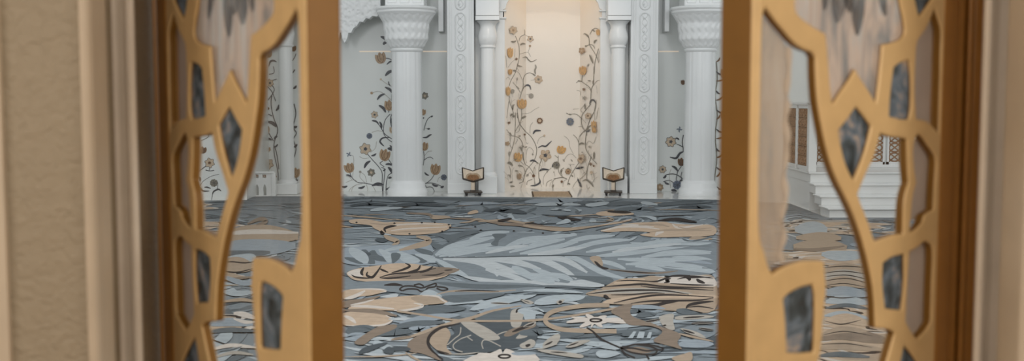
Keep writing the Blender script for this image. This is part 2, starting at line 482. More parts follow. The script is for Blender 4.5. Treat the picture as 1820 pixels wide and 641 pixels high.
def door_leaf(label, P, ang, sx):
    t = thing('fretwork_door', label, 'door', (P[0], P[1], 0), ang, 'gold fretwork door leaves')
    def ubox(name, u0, u1, n0, n1, z0, z1, k, b=.008):
        mb = MB(); a, c = sorted((u0 * sx, u1 * sx)); mb.bevbox(a, c, n0, n1, z0, z1, k, b, 3); return mb
    # free stile: gold face strip, darker brown edge
    m = ubox('f', 0, .022, 0, .088, .01, 2.88, 'edge_brown', .007)
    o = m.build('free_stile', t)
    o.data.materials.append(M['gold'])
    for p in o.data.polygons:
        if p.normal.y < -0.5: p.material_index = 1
    m = ubox('h', UW + .002, UW + .075, -.002, .07, .01, 2.88, 'framewood'); m.build('hinge_stile', t)
    m = ubox('r', .022, UW, .0, .07, 2.83, 2.88, 'gold'); m.build('top_rail', t)
    m = ubox('r', .022, UW, .0, .07, .01, .06, 'gold'); m.build('bottom_rail', t)
    loops = [[(.018, Z0L), (UW + .01, Z0L), (UW + .01, Z1L), (.018, Z1L)]]
    for k, o in outl: loops.append([(min(max(u, .026), UW - .004), z) for u, z in o])
    lat = curve_plate('lattice', loops, 1, .027, .007, ('gold', 'edge_brown'), t, 0.0)
    if sx < 0:
        lat.data.transform(Matrix.Scale(-1, 4, (1, 0, 0))); lat.data.flip_normals()
    for k, o in outl:
        us = [p[0] for p in o]; zs = [p[1] for p in o]
        cu_, cz_ = (min(us) + max(us)) / 2, (min(zs) + max(zs)) / 2
        if k == 'frost': n0, n1 = .030, .033
        elif k == 'glass': n0, n1 = .017, .020
        else: n0, n1 = .008, .014
        mb = MB()
        gx = .02 if k == 'frost' else .002
        pts = [((u + (gx if u > cu_ else -gx)) * sx, n0, z) for u, z in o]
        mb.slab(pts, (0, n1 - n0, 0), PANE[k])
        mb.build({'glass': 'clear_pane', 'frost': 'frosted_pane', 'pale': 'streaked_pane', 'dark': 'crystal_pane'}[k], t)
        if k == 'pale' and ZT > zs[0] > 1.5:
            pane = None
    if sx > 0:      # pane reflection painted beside the free stile, a haze ending in a bright streak
        streak = [(1416, 82), (1418, 120), (1414, 160), (1416, 185), (1411, 215), (1416, 250), (1413, 285), (1409, 320), (1413, 350), (1405, 385), (1409, 420), (1402, 450), (1405, 468)]
        sm = cr(streak, 5)
        lp = [leaf_uv(p.x - 3, p.y, P_R, D_R) for p in sm]
        lft = [leaf_uv(x, y, P_R, D_R) for x, y in ((1389, 474), (1376, 484), (1366, 470), (1350, 430), (1348, 300), (1351, 60), (1360, 16), (1380, 40), (1408, 73))]
        mb = MB(); mb.slab([(u, .022, z) for u, z in lp + lft], (0, .003, 0), 'pane_reflect'); mb.build('reflection_haze', t)
        L, R = [], []
        for q, p in enumerate(sm):
            w_ = 3.2 + 1.6 * math.sin(q * .9) + 1.0 * math.sin(q * .37)
            L.append(leaf_uv(p.x - w_, p.y, P_R, D_R)); R.append(leaf_uv(p.x + w_, p.y, P_R, D_R))
        mb = MB(); mb.slab([(u, .0212, z) for u, z in L + R[::-1]], (0, .0045, 0), 'reflection_streak'); mb.build('reflection_streak', t)
    # painted blue petals on the big streaked pane
    for (x0, y0, x1, y1, w) in [(1497, -45, 1494, 40, 26), (1532, -45, 1528, 62, 22), (1566, -40, 1578, 28, 13), (1475, -50, 1470, 18, 12), (1512, -45, 1514, 22, 14)]:
        pts = []
        for q in range(9):
            f = q / 8.0
            ww = w * .5 * math.sin(math.pi * (f * .92 + .06)) ** .7
            pts.append((x0 + (x1 - x0) * f, y0 + (y1 - y0) * f, ww))
        ol = [(x - w_, y) for x, y, w_ in pts] + [(x + w_, y) for x, y, w_ in reversed(pts)]
        mb = MB(); mb.slab([((lambda q: (q[0] * sx, .0055, q[1]))(leaf_uv(x, y, P_R, D_R))) for x, y in ol], (0, .003, 0), 'pane_blue')
        mb.build('painted_petal', t)
    return t
door_leaf('gold fretwork door leaf with crystal panes, the left one, hinged by the embossed beige pillar', P_L, -TH_L, -1)
door_leaf('gold fretwork door leaf with crystal panes, the right one, in front of the white pulpit stairs', P_R, TH_R, 1)

# ------------------------------------------------------------------ inlay drawing
def stroke_px(pts, w, taper=True, n=6):
    s = cr(pts, n); N = len(s); L, R = [], []
    for i, p in enumerate(s):
        t = s[min(i + 1, N - 1)] - s[max(i - 1, 0)]
        if t.length < 1e-6: t = Vector((1, 0))
        t.normalize(); q = Vector((-t.y, t.x))
        f = i / (N - 1)
        ww = w / 2 * (math.sin(math.pi * min(max(f, .06), .94)) ** .6 if taper else 1.0)
        L.append(p + q * ww); R.append(p - q * ww)
    return L, R

class Inlay:
    def __init__(s, mb, fn):
        s.mb, s.fn, s.d = mb, fn, 0.0008
    def strip(s, L, R, k):
        s.d += 0.00003
        n = len(L)
        s.mb.add([s.fn(p.x, p.y, s.d) for p in L] + [s.fn(p.x, p.y, s.d) for p in R], [(i, i + 1, n + i + 1, n + i) for i in range(n - 1)], k)
    def st(s, pts, w=1.3, k='i_dark', taper=False):
        L, R = stroke_px(pts, w, taper); s.strip(L, R, k)
    def leaf(s, a, b, k='i_dark', w=4.0, bend=0.25):
        a, b = Vector(a[:2]), Vector(b[:2]); d = b - a; q = Vector((-d.y, d.x)) * bend
        s.st([tuple(a), tuple(a + d * .5 + q * .5), tuple(b)], w, k, True)
    def fan(s, c, pts, k):
        s.d += 0.00003
        vs = [s.fn(c[0], c[1], s.d)] + [s.fn(x, y, s.d) for x, y in pts]
        n = len(pts)
        s.mb.add(vs, [(0, 1 + i, 1 + (i + 1) % n) for i in range(n)], k)
    def disc(s, c, r, k, lobes=0, amp=.15, asp=1.0, rot=0.0):
        pts = []
        for i in range(30):
            a = 2 * math.pi * i / 30
            rr = r * (1 + amp * math.cos(lobes * a + rot)) if lobes else r
            pts.append((c[0] + rr * math.cos(a), c[1] + rr * asp * math.sin(a)))
        s.fan(c, pts, k)
    def tulip(s, c, r, k='i_tan', k2='i_brown', asp=1.15, rot=0.0):
        x, y = c
        def T(a, b):
            return (x + (a * math.cos(rot) - b * math.sin(rot)) * r, y + (a * math.sin(rot) + b * math.cos(rot)) * r * asp)
        for pts in ([(-.1, 1), (-.75, .7), (-1, 0), (-.85, -.75), (-.45, -.55), (-.1, .2)], [(.1, 1), (.75, .7), (1, 0), (.85, -.75), (.45, -.55), (.1, .2)]):
            o = [T(*p) for p in pts]
            s.fan(T(sum(p[0] for p in pts) / 6, sum(p[1] for p in pts) / 6), [(q.x, q.y) for q in cr(o, 4, True)], k)
        o = [T(*p) for p in [(0, 1), (-.5, .4), (-.45, -.4), (0, -.98), (.45, -.4), (.5, .4)]]
        s.fan(T(0, 0), [(q.x, q.y) for q in cr(o, 4, True)], k)
        w = max(.5, r * .12)
        s.st([T(-.05, .9), T(-.55, .2), T(-.45, -.6)], w, k2); s.st([T(.05, .9), T(.55, .2), T(.45, -.6)], w, k2)
        s.st([T(0, .5), T(-.12, 0), T(0, -.7)], w * .8, k2)
    def daisy(s, c, r, k='i_pale', k2='i_brown', n=6, kc='i_dark', rot=.3):
        x, y = c
        for i in range(n):
            a = rot + 2 * math.pi * i / n
            px, py = x + r * .62 * math.cos(a), y + r * .62 * math.sin(a)
            pts = [(px + r * .38 * math.cos(b) , py + r * .36 * math.sin(b)) for b in [2 * math.pi * j / 10 for j in range(10)]]
            s.fan((px, py), pts, k)
            s.st([(px + r * .37 * math.cos(a - 1.5), py + r * .37 * math.sin(a - 1.5)), (px + r * .4 * math.cos(a), py + r * .4 * math.sin(a)), (px + r * .37 * math.cos(a + 1.5), py + r * .37 * math.sin(a + 1.5))], max(.4, r * .09), k2)
        s.disc(c, r * .3, kc, 5, .2)
    def ball(s, c, r, k='i_slate', k2='i_dark'):
        s.disc(c, r, k, 9, .08)
        for a in range(3):
            b = a * 1.05 + .3
            s.st([(c[0] - r * .8 * math.cos(b), c[1] - r * .8 * math.sin(b)), (c[0] + r * .1, c[1]), (c[0] + r * .8 * math.cos(b), c[1] + r * .8 * math.sin(b))], max(.35, r * .12), k2)

def tile(ox, oy, sc):
    def g(*pts): return [(ox + p[0] / sc, oy + p[1] / sc) for p in pts]
    return g

Y_W = Y_BACK
wall_fn = lambda px, py, d: at(px, py, Y_W - d)
wall = MB()
# wall plane: solid behind, open where the niche stands
NX0, NX1 = X_(860, Y_W), X_(1105, Y_W)
wall.box(HX0, NX0, Y_W, Y_W + .3, 0, HZ, 'wallstone')
wall.box(NX1, HX1, Y_W, Y_W + .3, 0, HZ, 'wallstone')
I = Inlay(wall, wall_fn)
g = tile(600, 200, 4.11)
for pts in ([(330, 600), (325, 520), (325, 440), (300, 395), (255, 345), (225, 310), (205, 285)], [(330, 535), (280, 530), (200, 515), (150, 510), (110, 480), (92, 445), (90, 420)],
            [(355, 600), (355, 520), (370, 460), (400, 440)], [(415, 405), (385, 360), (365, 330)], [(412, 225), (370, 195), (340, 160), (335, 110), (350, 50), (385, 10)],
            [(412, 200), (370, 175), (340, 150), (310, 100), (280, 65)], [(330, 600), (335, 530), (345, 420), (320, 400)], [(412, 170), (385, 60), (400, 0)], [(340, 395), (310, 370), (330, 355)]):
    I.st(g(*pts), 1.35)
for pts in ([(75, 600), (90, 560), (130, 530), (180, 520)], [(215, 600), (220, 560), (210, 525)], [(280, 600), (275, 570), (260, 540)], [(245, 505), (245, 465)], [(110, 470), (118, 380), (115, 320), (90, 310)], [(250, 145), (290, 132), (325, 138)],
            [(205, 515), (165, 475), (165, 440)], [(212, 510), (200, 460), (170, 435)], [(60, 465), (85, 470), (105, 492)], [(160, 320), (190, 335), (230, 330)], [(285, 210), (275, 260), (240, 290)], [(60, 510), (120, 490), (150, 515)], [(95, 600), (110, 550), (140, 525)], [(380, 600), (375, 560), (395, 520)]):
    I.st(g(*pts), .75, 'i_grey')
for a, b, w in [((335, 525), (250, 535), 5), ((240, 352), (195, 405), 5), ((245, 315), (282, 298), 3.5), ((320, 120), (305, 65), 4), ((300, 80), (250, 58), 3.5), ((400, 385), (350, 378), 4), ((395, 440), (368, 398), 5), ((150, 550), (200, 535), 4), ((30, 540), (72, 535), 4), ((330, 425), (350, 410), 3), ((410, 280), (365, 262), 6), ((400, 260), (380, 240), 3), ((390, 60), (400, 10), 4), ((400, 110), (390, 60), 4), ((395, 475), (370, 480), 4), ((350, 560), (395, 535), 4), ((100, 470), (60, 455), 3)]:
    I.leaf(g(a)[0], g(b)[0], 'i_dark', w)
I.st(g((382, 182), (330, 185), (310, 210), (325, 232), (340, 245)), 3.2, 'i_dark', True)
I.tulip(g((345, 308))[0], 9.6, rot=.25); I.tulip(g((84, 402))[0], 9.2, 'i_tan', 'i_brown', 1.0, -.3); I.daisy(g((203, 265))[0], 10.5, 'i_pale', 'i_olive'); I.daisy(g((246, 437))[0], 7, 'i_olive', 'i_dark', 6, 'i_pale')
I.ball(g((232, 170))[0], 5.2); I.daisy(g((270, 15))[0], 6.5, 'i_pale', 'i_olive'); I.tulip(g((402, 125))[0], 6, 'i_pale')
for a in (0, 1.57, 3.14, 4.71): I.leaf(g((82, 305))[0], g((82 + 20 * math.cos(a + .4), 305 + 20 * math.sin(a + .4)))[0], 'i_slate', 2)
I.disc(g((165, 432))[0], 2.2, 'i_grey')
# between the column and the flat pilaster
I.tulip(g((715, 412))[0], 9, 'i_tan', 'i_brown', 1.15, .15); I.ball(g((776, 472))[0], 5.3); I.tulip(g((634, 245))[0], 7)
for pts in ([(640, 520), (680, 490), (708, 450)], [(640, 515), (700, 515), (765, 540)], [(645, 545), (690, 545), (710, 582)], [(625, 385), (632, 330), (628, 280)], [(628, 350), (655, 330), (680, 325), (698, 338)], [(630, 130), (640, 90), (660, 45), (690, 25)], [(630, 600), (650, 560), (640, 525)]):
    I.st(g(*pts), 1.1)
for pts in ([(730, 505), (740, 475), (765, 470)], [(640, 115), (672, 118)], [(632, 320), (660, 285), (690, 280)], [(720, 545), (730, 520)]): I.st(g(*pts), .7, 'i_grey')
I.st(g((622, 182), (650, 180), (672, 165), (688, 160)), 3.2, 'i_dark', True)
for a, b, w in [((635, 435), (668, 458), 3), ((752, 545), (775, 535), 4), ((680, 30), (695, 22), 3), ((655, 117), (675, 116), 3), ((625, 35), (632, 40), 3), ((690, 520), (735, 535), 4)]: I.leaf(g(a)[0], g(b)[0], 'i_dark', w)
I.daisy((755, 170), 6.5, 'i_olive', 'i_dark', 6, 'i_pale'); I.tulip((752, 199), 5)
g = tile(600, 60, 4.58)
I.st(g((458, 222), (420, 203), (378, 197)), 1.6)
for pts in ([(415, 85), (440, 130), (457, 175)], [(350, 370), (390, 400), (445, 432)], [(275, 485), (330, 468), (380, 490), (432, 535)]): I.st(g(*pts), .8, 'i_grey')
I.st(g((440, 545), (442, 490)), 1.5); I.st(g((415, 640), (420, 610)), 1.5)
for a, b, w in [((417, 76), (350, 22), 6), ((400, 74), (368, 85), 4), ((385, 62), (378, 92), 3.5), ((460, 220), (400, 250), 3), ((460, 298), (388, 342), 5.5), ((385, 488), (322, 537), 4), ((452, 490), (385, 434), 4.5), ((392, 640), (336, 582), 5), ((455, 180), (450, 145), 3), ((415, 385), (430, 425), 2)]: I.leaf(g(a)[0], g(b)[0], 'i_dark', w)
I.tulip(g((350, 195))[0], 9.5, 'i_tan', 'i_brown', 1.1, -.3); I.tulip(g((420, 580))[0], 8.6, 'i_tan', 'i_brown', 1.15); I.disc(g((277, 482))[0], 2.4, 'i_tan', 5, .2); I.disc(g((352, 370))[0], 1.8, 'i_pale')
# right panel
g = tile(1050, 220, 4.58)
for a in (0, 1.57, 3.14, 4.71): I.leaf(g((722, 45))[0], g((722 + 24 * math.cos(a), 45 + 24 * math.sin(a)))[0], 'i_slate', 2.2)
I.daisy(g((652, 145))[0], 9.5, 'i_pale', 'i_dark', 7, 'i_dark'); I.st(g((754, 90), (745, 150), (752, 195), (752, 230)), 1.5); I.st(g((752, 188), (720, 172), (700, 165)), 1.2)
I.st(g((758, 225), (725, 240), (695, 278), (645, 270)), 4, 'i_dark', True)
I.tulip(g((738, 308))[0], 6.5, 'i_brown', 'i_dark'); I.st(g((748, 445), (690, 410), (620, 412), (590, 440)), 1.4); I.st(g((700, 480), (697, 440), (710, 385), (738, 345)), 1.3); I.st(g((590, 470), (640, 460), (690, 490)), 1.2)
I.st(g((745, 470), (735, 430), (742, 390)), 1.1); I.st(g((650, 520), (640, 420), (655, 365)), .7, 'i_grey')
for a, b, w in [((708, 385), (660, 342), 4), ((702, 555), (655, 538), 4.5), ((640, 575), (583, 558), 4.5), ((655, 590), (650, 565), 3), ((600, 470), (640, 490), 3.5), ((590, 440), (615, 420), 3), ((720, 130), (690, 115), 3), ((748, 455), (722, 470), 3)]: I.leaf(g(a)[0], g(b)[0], 'i_dark', w)
I.daisy(g((585, 370))[0], 6.8, 'i_pale', 'i_dark', 7, 'i_dark'); I.daisy(g((562, 515))[0], 6.6, 'i_tan', 'i_olive', 7, 'i_pale'); I.ball(g((703, 497))[0], 7.6, 'i_slate', 'i_dark')
I.tulip((1214, 146), 4, 'i_brown', 'i_dark')
# panel right of the right-hand column, mostly behind the door stile
I.st([(1273, 110), (1275, 140), (1271, 170), (1275, 205), (1271, 240), (1274, 280), (1270, 320), (1272, 340)], 2.0, 'i_olive')
for k in range(14):
    y = 110 + k * 17; I.leaf((1273, y), (1280 + (k % 3) * 6, y - 8 + (k % 2) * 14), 'i_dark' if k % 2 else 'i_brown', 3)
for y in (130, 205, 290): I.tulip((1290, y), 9)
g = tile(1320, 280, 4.005)
I.tulip(g((290, 50))[0], 8, 'i_gold', 'i_brown'); I.daisy(g((262, 205))[0], 7, 'i_tan', 'i_brown')
for pts in ([(150, 80), (180, 60), (205, 55)], [(265, 150), (300, 158), (322, 110), (300, 80)], [(195, 300), (200, 250), (230, 240), (250, 275), (235, 320)], [(300, 310), (310, 240), (290, 180)], [(120, 190), (160, 195), (170, 215)], [(220, 170), (205, 150), (225, 130), (245, 110)], [(130, 100), (140, 60), (120, 0)]): I.st(g(*pts), 1.2, 'i_grey')
# left panels, seen through the left leaf
g = tile(420, 180, 3.56)
for pts in ([(265, 500), (262, 440), (240, 330), (240, 260), (262, 180), (235, 100), (220, 20), (225, -40)], [(100, 410), (130, 375), (185, 372)], [(155, 95), (190, 78), (226, 92)], [(270, 430), (255, 330), (240, 280)], [(365, 15), (377, 80), (360, 160), (380, 200), (362, 240), (378, 300), (365, 355)], [(362, 420), (372, 460), (382, 490)], [(205, 200), (235, 250)]): I.st(g(*pts), 1.5)
for a, b, w in [((254, 162), (198, 128), 6), ((225, 245), (182, 238), 4), ((260, 220), (240, 240), 4), ((250, 60), (270, 20), 4), ((355, 160), (385, 158), 5), ((362, 290), (385, 270), 4), ((365, 500), (390, 495), 4), ((240, 290), (262, 270), 3)]: I.leaf(g(a)[0], g(b)[0], 'i_dark', w)
I.tulip(g((178, 183))[0], 9, 'i_tan', 'i_brown', 1.1); I.daisy(g((200, 395))[0], 10, 'i_pale', 'i_brown', 6, 'i_brown'); I.daisy(g((203, 303))[0], 4.5, 'i_tan'); I.tulip(g((155, 320))[0], 4); I.tulip(g((375, 450))[0], 8); I.daisy(g((235, 470))[0], 6, 'i_tan', 'i_brown'); I.disc(g((200, 45))[0], 2.5, 'i_brown')
g = tile(420, 0, 3.56)
I.st(g((205, 420), (215, 390), (235, 383), (255, 392)), 3.5, 'i_dark', True); I.st(g((205, 470), (238, 460), (235, 420)), 1.2); I.st(g((195, 640), (240, 570), (215, 520), (255, 500)), 1.3); I.st(g((250, 640), (225, 580), (195, 545)), 1.3)
I.daisy(g((212, 525))[0], 7, 'i_pale', 'i_brown'); I.tulip(g((205, 340))[0], 6); I.tulip(g((362, 305))[0], 5, 'i_brown'); I.st(g((355, 385), (370, 360), (378, 340)), 1.3); I.st(g((350, 430), (355, 460), (370, 440)), 1.8); I.leaf(g((360, 560))[0], g((380, 540))[0])
struct(wall.build('wall_back'))

# bay wall further left, standing forward, also inlaid
Y_B = 17.45
bx0, bx1 = X_(300, Y_B), X_(436, Y_B)
mb = MB(); mb.box(HX0, bx1, Y_B, Y_BACK, 0, HZ, 'wallstone')
I = Inlay(mb, lambda px, py, d: at(px, py, Y_B - d))
g = tile(290, 250, 4.58)
I.daisy(g((378, 180))[0], 9, 'i_pale', 'i_dark', 6, 'i_brown'); I.tulip(g((318, 75))[0], 8, 'i_brown', 'i_dark', .8); I.ball(g((412, 343))[0], 6.8, 'i_olive', 'i_dark')
for pts, w in (([(268, 262), (300, 240), (345, 208)], 1.6), ([(275, 290), (298, 305), (300, 332)], 4), ([(275, 360), (300, 385), (325, 408), (375, 408)], 3.2), ([(400, 440), (412, 412), (450, 395), (472, 410)], 3), ([(335, 378), (360, 378), (388, 388)], 2.5), ([(300, 365), (325, 330), (360, 305), (400, 285), (455, 272)], .8), ([(345, 238), (380, 245), (415, 240)], 1.5), ([(440, 395), (445, 350), (435, 320)], 1.0), ([(375, 245), (378, 215)], 1.2), ([(395, 480), (400, 440)], 1)):
    I.st(g(*pts), w, 'i_dark', w > 1.7)
g2 = tile(290, 60, 4.58)
for k in range(10):
    y = 120 + k * 75
    I.st(g2((330 + 40 * math.sin(k), y), (370, y + 40), (330 + 40 * math.sin(k + 1), y + 75)), 1.4, 'i_olive'); I.leaf(g2((360, y + 20))[0], g2((420, y - 5))[0], 'i_dark', 4)
for y in (250, 480): I.tulip(g2((400, y))[0], 9)
struct(mb.build('wall_bay'))

# ------------------------------------------------------------------ the niche: arched wall, facetted recess, inlay
Y_N = 18.95
YNB = 19.85
cx = 982
AH = [(897, 360), (897, 33), (894, 33), (894, 17), (898, 15), (901, 5), (908, -6), (922, -18), (945, -28), (982, -33)]
def apx(l): return [(x, y) for x, y in l] + [(2 * cx - x, y) for x, y in reversed(l[:-1])]
z_top = 5.5
arch = [at(x, y, Y_N) for x, y in apx(AH)]
arch[0].z = 0; arch[-1].z = 0
mb = MB()
xl, xr = X_(843, 18.62) + .006, X_(1120, 18.62) - .006
outer = [Vector((xl, Y_N, 0))] + arch + [Vector((xr, Y_N, 0)), Vector((xr, Y_N, z_top)), Vector((xl, Y_N, z_top))]
mb.slab(outer, (0, .12, 0), 'marble')
struct(mb.build('wall_niche'))
# recess: side facets, back facet, ceiling
pA, pB = at(896, 300, Y_N), at(935, 300, YNB)
pD, pC = at(1068, 300, Y_N), at(1030, 300, YNB)
zt = 5.3
nm = MB()
quad = lambda p, q: nm.add([(p.x, p.y, 0), (q.x, q.y, 0), (q.x, q.y, zt), (p.x, p.y, zt)], [(0, 1, 2, 3)], 'nichestone')
quad(pA, pB); quad(pB, pC); quad(pC, pD)
nm.add([(pA.x, pA.y + .1, zt), (pB.x, pB.y, zt), (pC.x, pC.y, zt), (pD.x, pD.y + .1, zt)], [(0, 1, 2, 3)], 'nichestone')
def facet(p, q):
    d = (q - p); n = Vector((-d.y, d.x, 0)).normalized()
    if n.y > 0: n = -n
    return p, n
FB, FL, FR = facet(pB, pC), facet(pA, pB), facet(pC, pD)
def niche_fn(px, py, d):
    p, n = FL if px < 935 else (FR if px > 1030 else FB)
    r = ray(px, py)
    t = ((p - CAM).dot(n)) / r.dot(n)
    return CAM + r * t + n * (d * 2.5)
I = Inlay(nm, niche_fn)
VN, TN = 'i_olive', 'i_grey'
d1, d2, d3, d4 = tile(890, 40, 7.126), tile(890, 120, 7.126), tile(890, 200, 7.126), tile(890, 270, 7.126)
e1, e2, e3 = tile(980, 40, 7.126), tile(980, 120, 5.337), tile(980, 230, 4.926)
for G, pts, w in [
    (d1, [(185, 640), (200, 580), (225, 490), (235, 400), (230, 300), (215, 250), (185, 170)], 1.1), (d1, [(228, 240), (250, 180), (300, 150), (300, 90)], .9), (d1, [(300, 155), (320, 160), (345, 178)], .8), (d1, [(240, 400), (290, 385), (345, 378), (378, 432)], .8), (d1, [(345, 378), (370, 310)], .7), (d1, [(75, 570), (70, 480), (60, 420)], .7), (d1, [(175, 440), (180, 330)], .6), (d1, [(90, 570), (140, 500), (190, 465)], .6), (d1, [(205, 570), (230, 620)], .7),
    (d2, [(285, 215), (285, 150), (310, 90), (370, 68), (440, 100)], 1.1), (d2, [(240, 390), (265, 310), (300, 235)], 1.1), (d2, [(285, 215), (280, 260), (262, 310)], 1.0), (d2, [(210, 640), (210, 520)], 1.0), (d2, [(265, 640), (262, 520)], 1.0), (d2, [(105, 230), (130, 160), (180, 70), (200, 0)], .9), (d2, [(180, 40), (230, 70), (272, 155)], .8), (d2, [(270, 585), (360, 575), (430, 530), (488, 500)], .6), (d2, [(150, 640), (155, 560), (110, 430), (110, 355)], .9), (d2, [(150, 185), (200, 240), (250, 320)], .7), (d2, [(75, 640), (90, 520), (100, 430)], .7), (d2, [(65, 150), (90, 120), (115, 150)], .6), (d2, [(380, 160), (440, 155)], .6), (d2, [(320, 340), (360, 338)], .6),
    (d3, [(210, 0), (225, 90), (245, 150), (310, 235), (380, 300), (430, 380), (455, 460), (448, 540), (425, 600)], 1.2), (d3, [(265, 0), (262, 70), (240, 140), (185, 235), (175, 330), (140, 470)], 1.0), (d3, [(185, 0), (185, 130), (175, 300)], .9), (d3, [(370, 265), (375, 170), (405, 125)], .8), (d3, [(460, 395), (490, 325), (552, 293)], .7), (d3, [(120, 290), (180, 300), (240, 330), (275, 400), (270, 490), (285, 600)], 1.0), (d3, [(70, 210), (120, 290), (115, 400), (140, 450)], .8), (d3, [(330, 640), (320, 580), (335, 470), (370, 440), (410, 480), (405, 525)], .7), (d3, [(175, 400), (210, 350), (200, 330)], .7), (d3, [(250, 160), (230, 230), (190, 255)], .7), (d3, [(300, 300), (330, 390), (350, 380)], .6), (d3, [(140, 470), (110, 560), (100, 640)], .8),
    (d4, [(480, 265), (490, 170), (520, 88)], 1.1), (d4, [(480, 260), (485, 340)], 1.2), (d4, [(300, 275), (340, 210), (400, 140), (420, 112)], 1.0), (d4, [(285, 0), (300, 140), (360, 190), (410, 270), (435, 410)], .9), (d4, [(225, 170), (280, 185), (310, 262)], .8), (d4, [(330, 415), (340, 370), (400, 345)], 1.0), (d4, [(230, 395), (280, 370), (300, 290), (312, 268)], .9), (d4, [(540, 410), (540, 330), (570, 270), (640, 200)], .8), (d4, [(575, 435), (590, 380), (650, 350)], .9), (d4, [(100, 170), (125, 240), (120, 320)], .7), (d4, [(240, 110), (290, 160)], .7), (d4, [(330, 300), (370, 260), (395, 285)], .6), (d4, [(520, 440), (500, 390)], .7), (d4, [(660, 450), (655, 400), (670, 350)], .7), (d4, [(250, 460), (270, 400)], .6), (d4, [(430, 440), (425, 330)], .6),
    (e1, [(482, 290), (475, 180), (430, 140), (410, 150)], 1.0), (e1, [(490, 150), (520, 95), (560, 72), (600, 85)], 1.0), (e1, [(440, 300), (490, 280), (530, 290), (552, 330)], 1.0), (e1, [(490, 290), (540, 370), (580, 440), (600, 510)], .9), (e1, [(545, 650), (550, 530), (570, 440), (600, 330)], .9), (e1, [(610, 500), (600, 420), (615, 360)], .6),
    (e2, [(405, -10), (400, 150), (380, 210), (375, 310)], 1.0), (e2, [(235, 145), (270, 125), (320, 155), (365, 190), (382, 230)], 1.0), (e2, [(295, 70), (290, 132)], .9), (e2, [(400, 170), (430, 130), (458, 120)], .8), (e2, [(425, 335), (415, 400), (370, 490), (340, 570), (310, 612)], 1.0), (e2, [(378, 345), (330, 400), (290, 460), (290, 540), (320, 602)], 1.0), (e2, [(140, 430), (170, 442), (230, 440), (275, 470), (292, 490)], 1.0), (e2, [(330, 600), (340, 645)], 1.0), (e2, [(240, 215), (275, 225), (280, 262)], .7), (e2, [(205, 395), (262, 390)], .6), (e2, [(290, 480), (330, 525)], .6), (e2, [(430, 490), (440, 420), (450, 380)], .6), (e2, [(255, 560), (292, 560), (300, 580)], .8), (e2, [(415, 500), (410, 400), (430, 310)], .6), (e2, [(300, 430), (280, 400), (310, 360), (325, 340)], .6),
    (e3, [(60, 228), (60, 340), (75, 390), (110, 422)], 1.0), (e3, [(20, 432), (90, 420), (135, 430)], 1.4), (e3, [(110, 270), (140, 225), (180, 215), (218, 250)], .7), (e3, [(95, 402), (80, 360), (110, 335)], 1.0), (e3, [(240, 290), (200, 350), (160, 420), (140, 485)], 1.1), (e3, [(240, 290), (240, 150), (245, 70), (290, 10)], 1.0), (e3, [(310, 10), (300, 150), (340, 230), (402, 302)], 1.0), (e3, [(245, 140), (225, 80), (190, 45)], .9), (e3, [(352, 240), (320, 330), (310, 432)], 1.0), (e3, [(170, 545), (200, 480), (240, 432)], .8), (e3, [(150, 302), (202, 306)], .6), (e3, [(110, 55), (150, 90), (160, 150), (192, 212)], .6), (e3, [(60, 250), (30, 225)], .9), (e3, [(100, 500), (110, 450), (140, 435)], .7), (e3, [(5, 500), (15, 450), (40, 430)], .8), (e3, [(250, 435), (300, 390), (320, 330)], .8), (e3, [(350, 480), (380, 430), (370, 380)], .6), (e3, [(300, 150), (330, 100), (370, 120), (395, 60)], .7), (e3, [(340, 500), (320, 520), (310, 480)], .6)]:
    I.st(G(*pts), w, VN if w > .85 else TN)
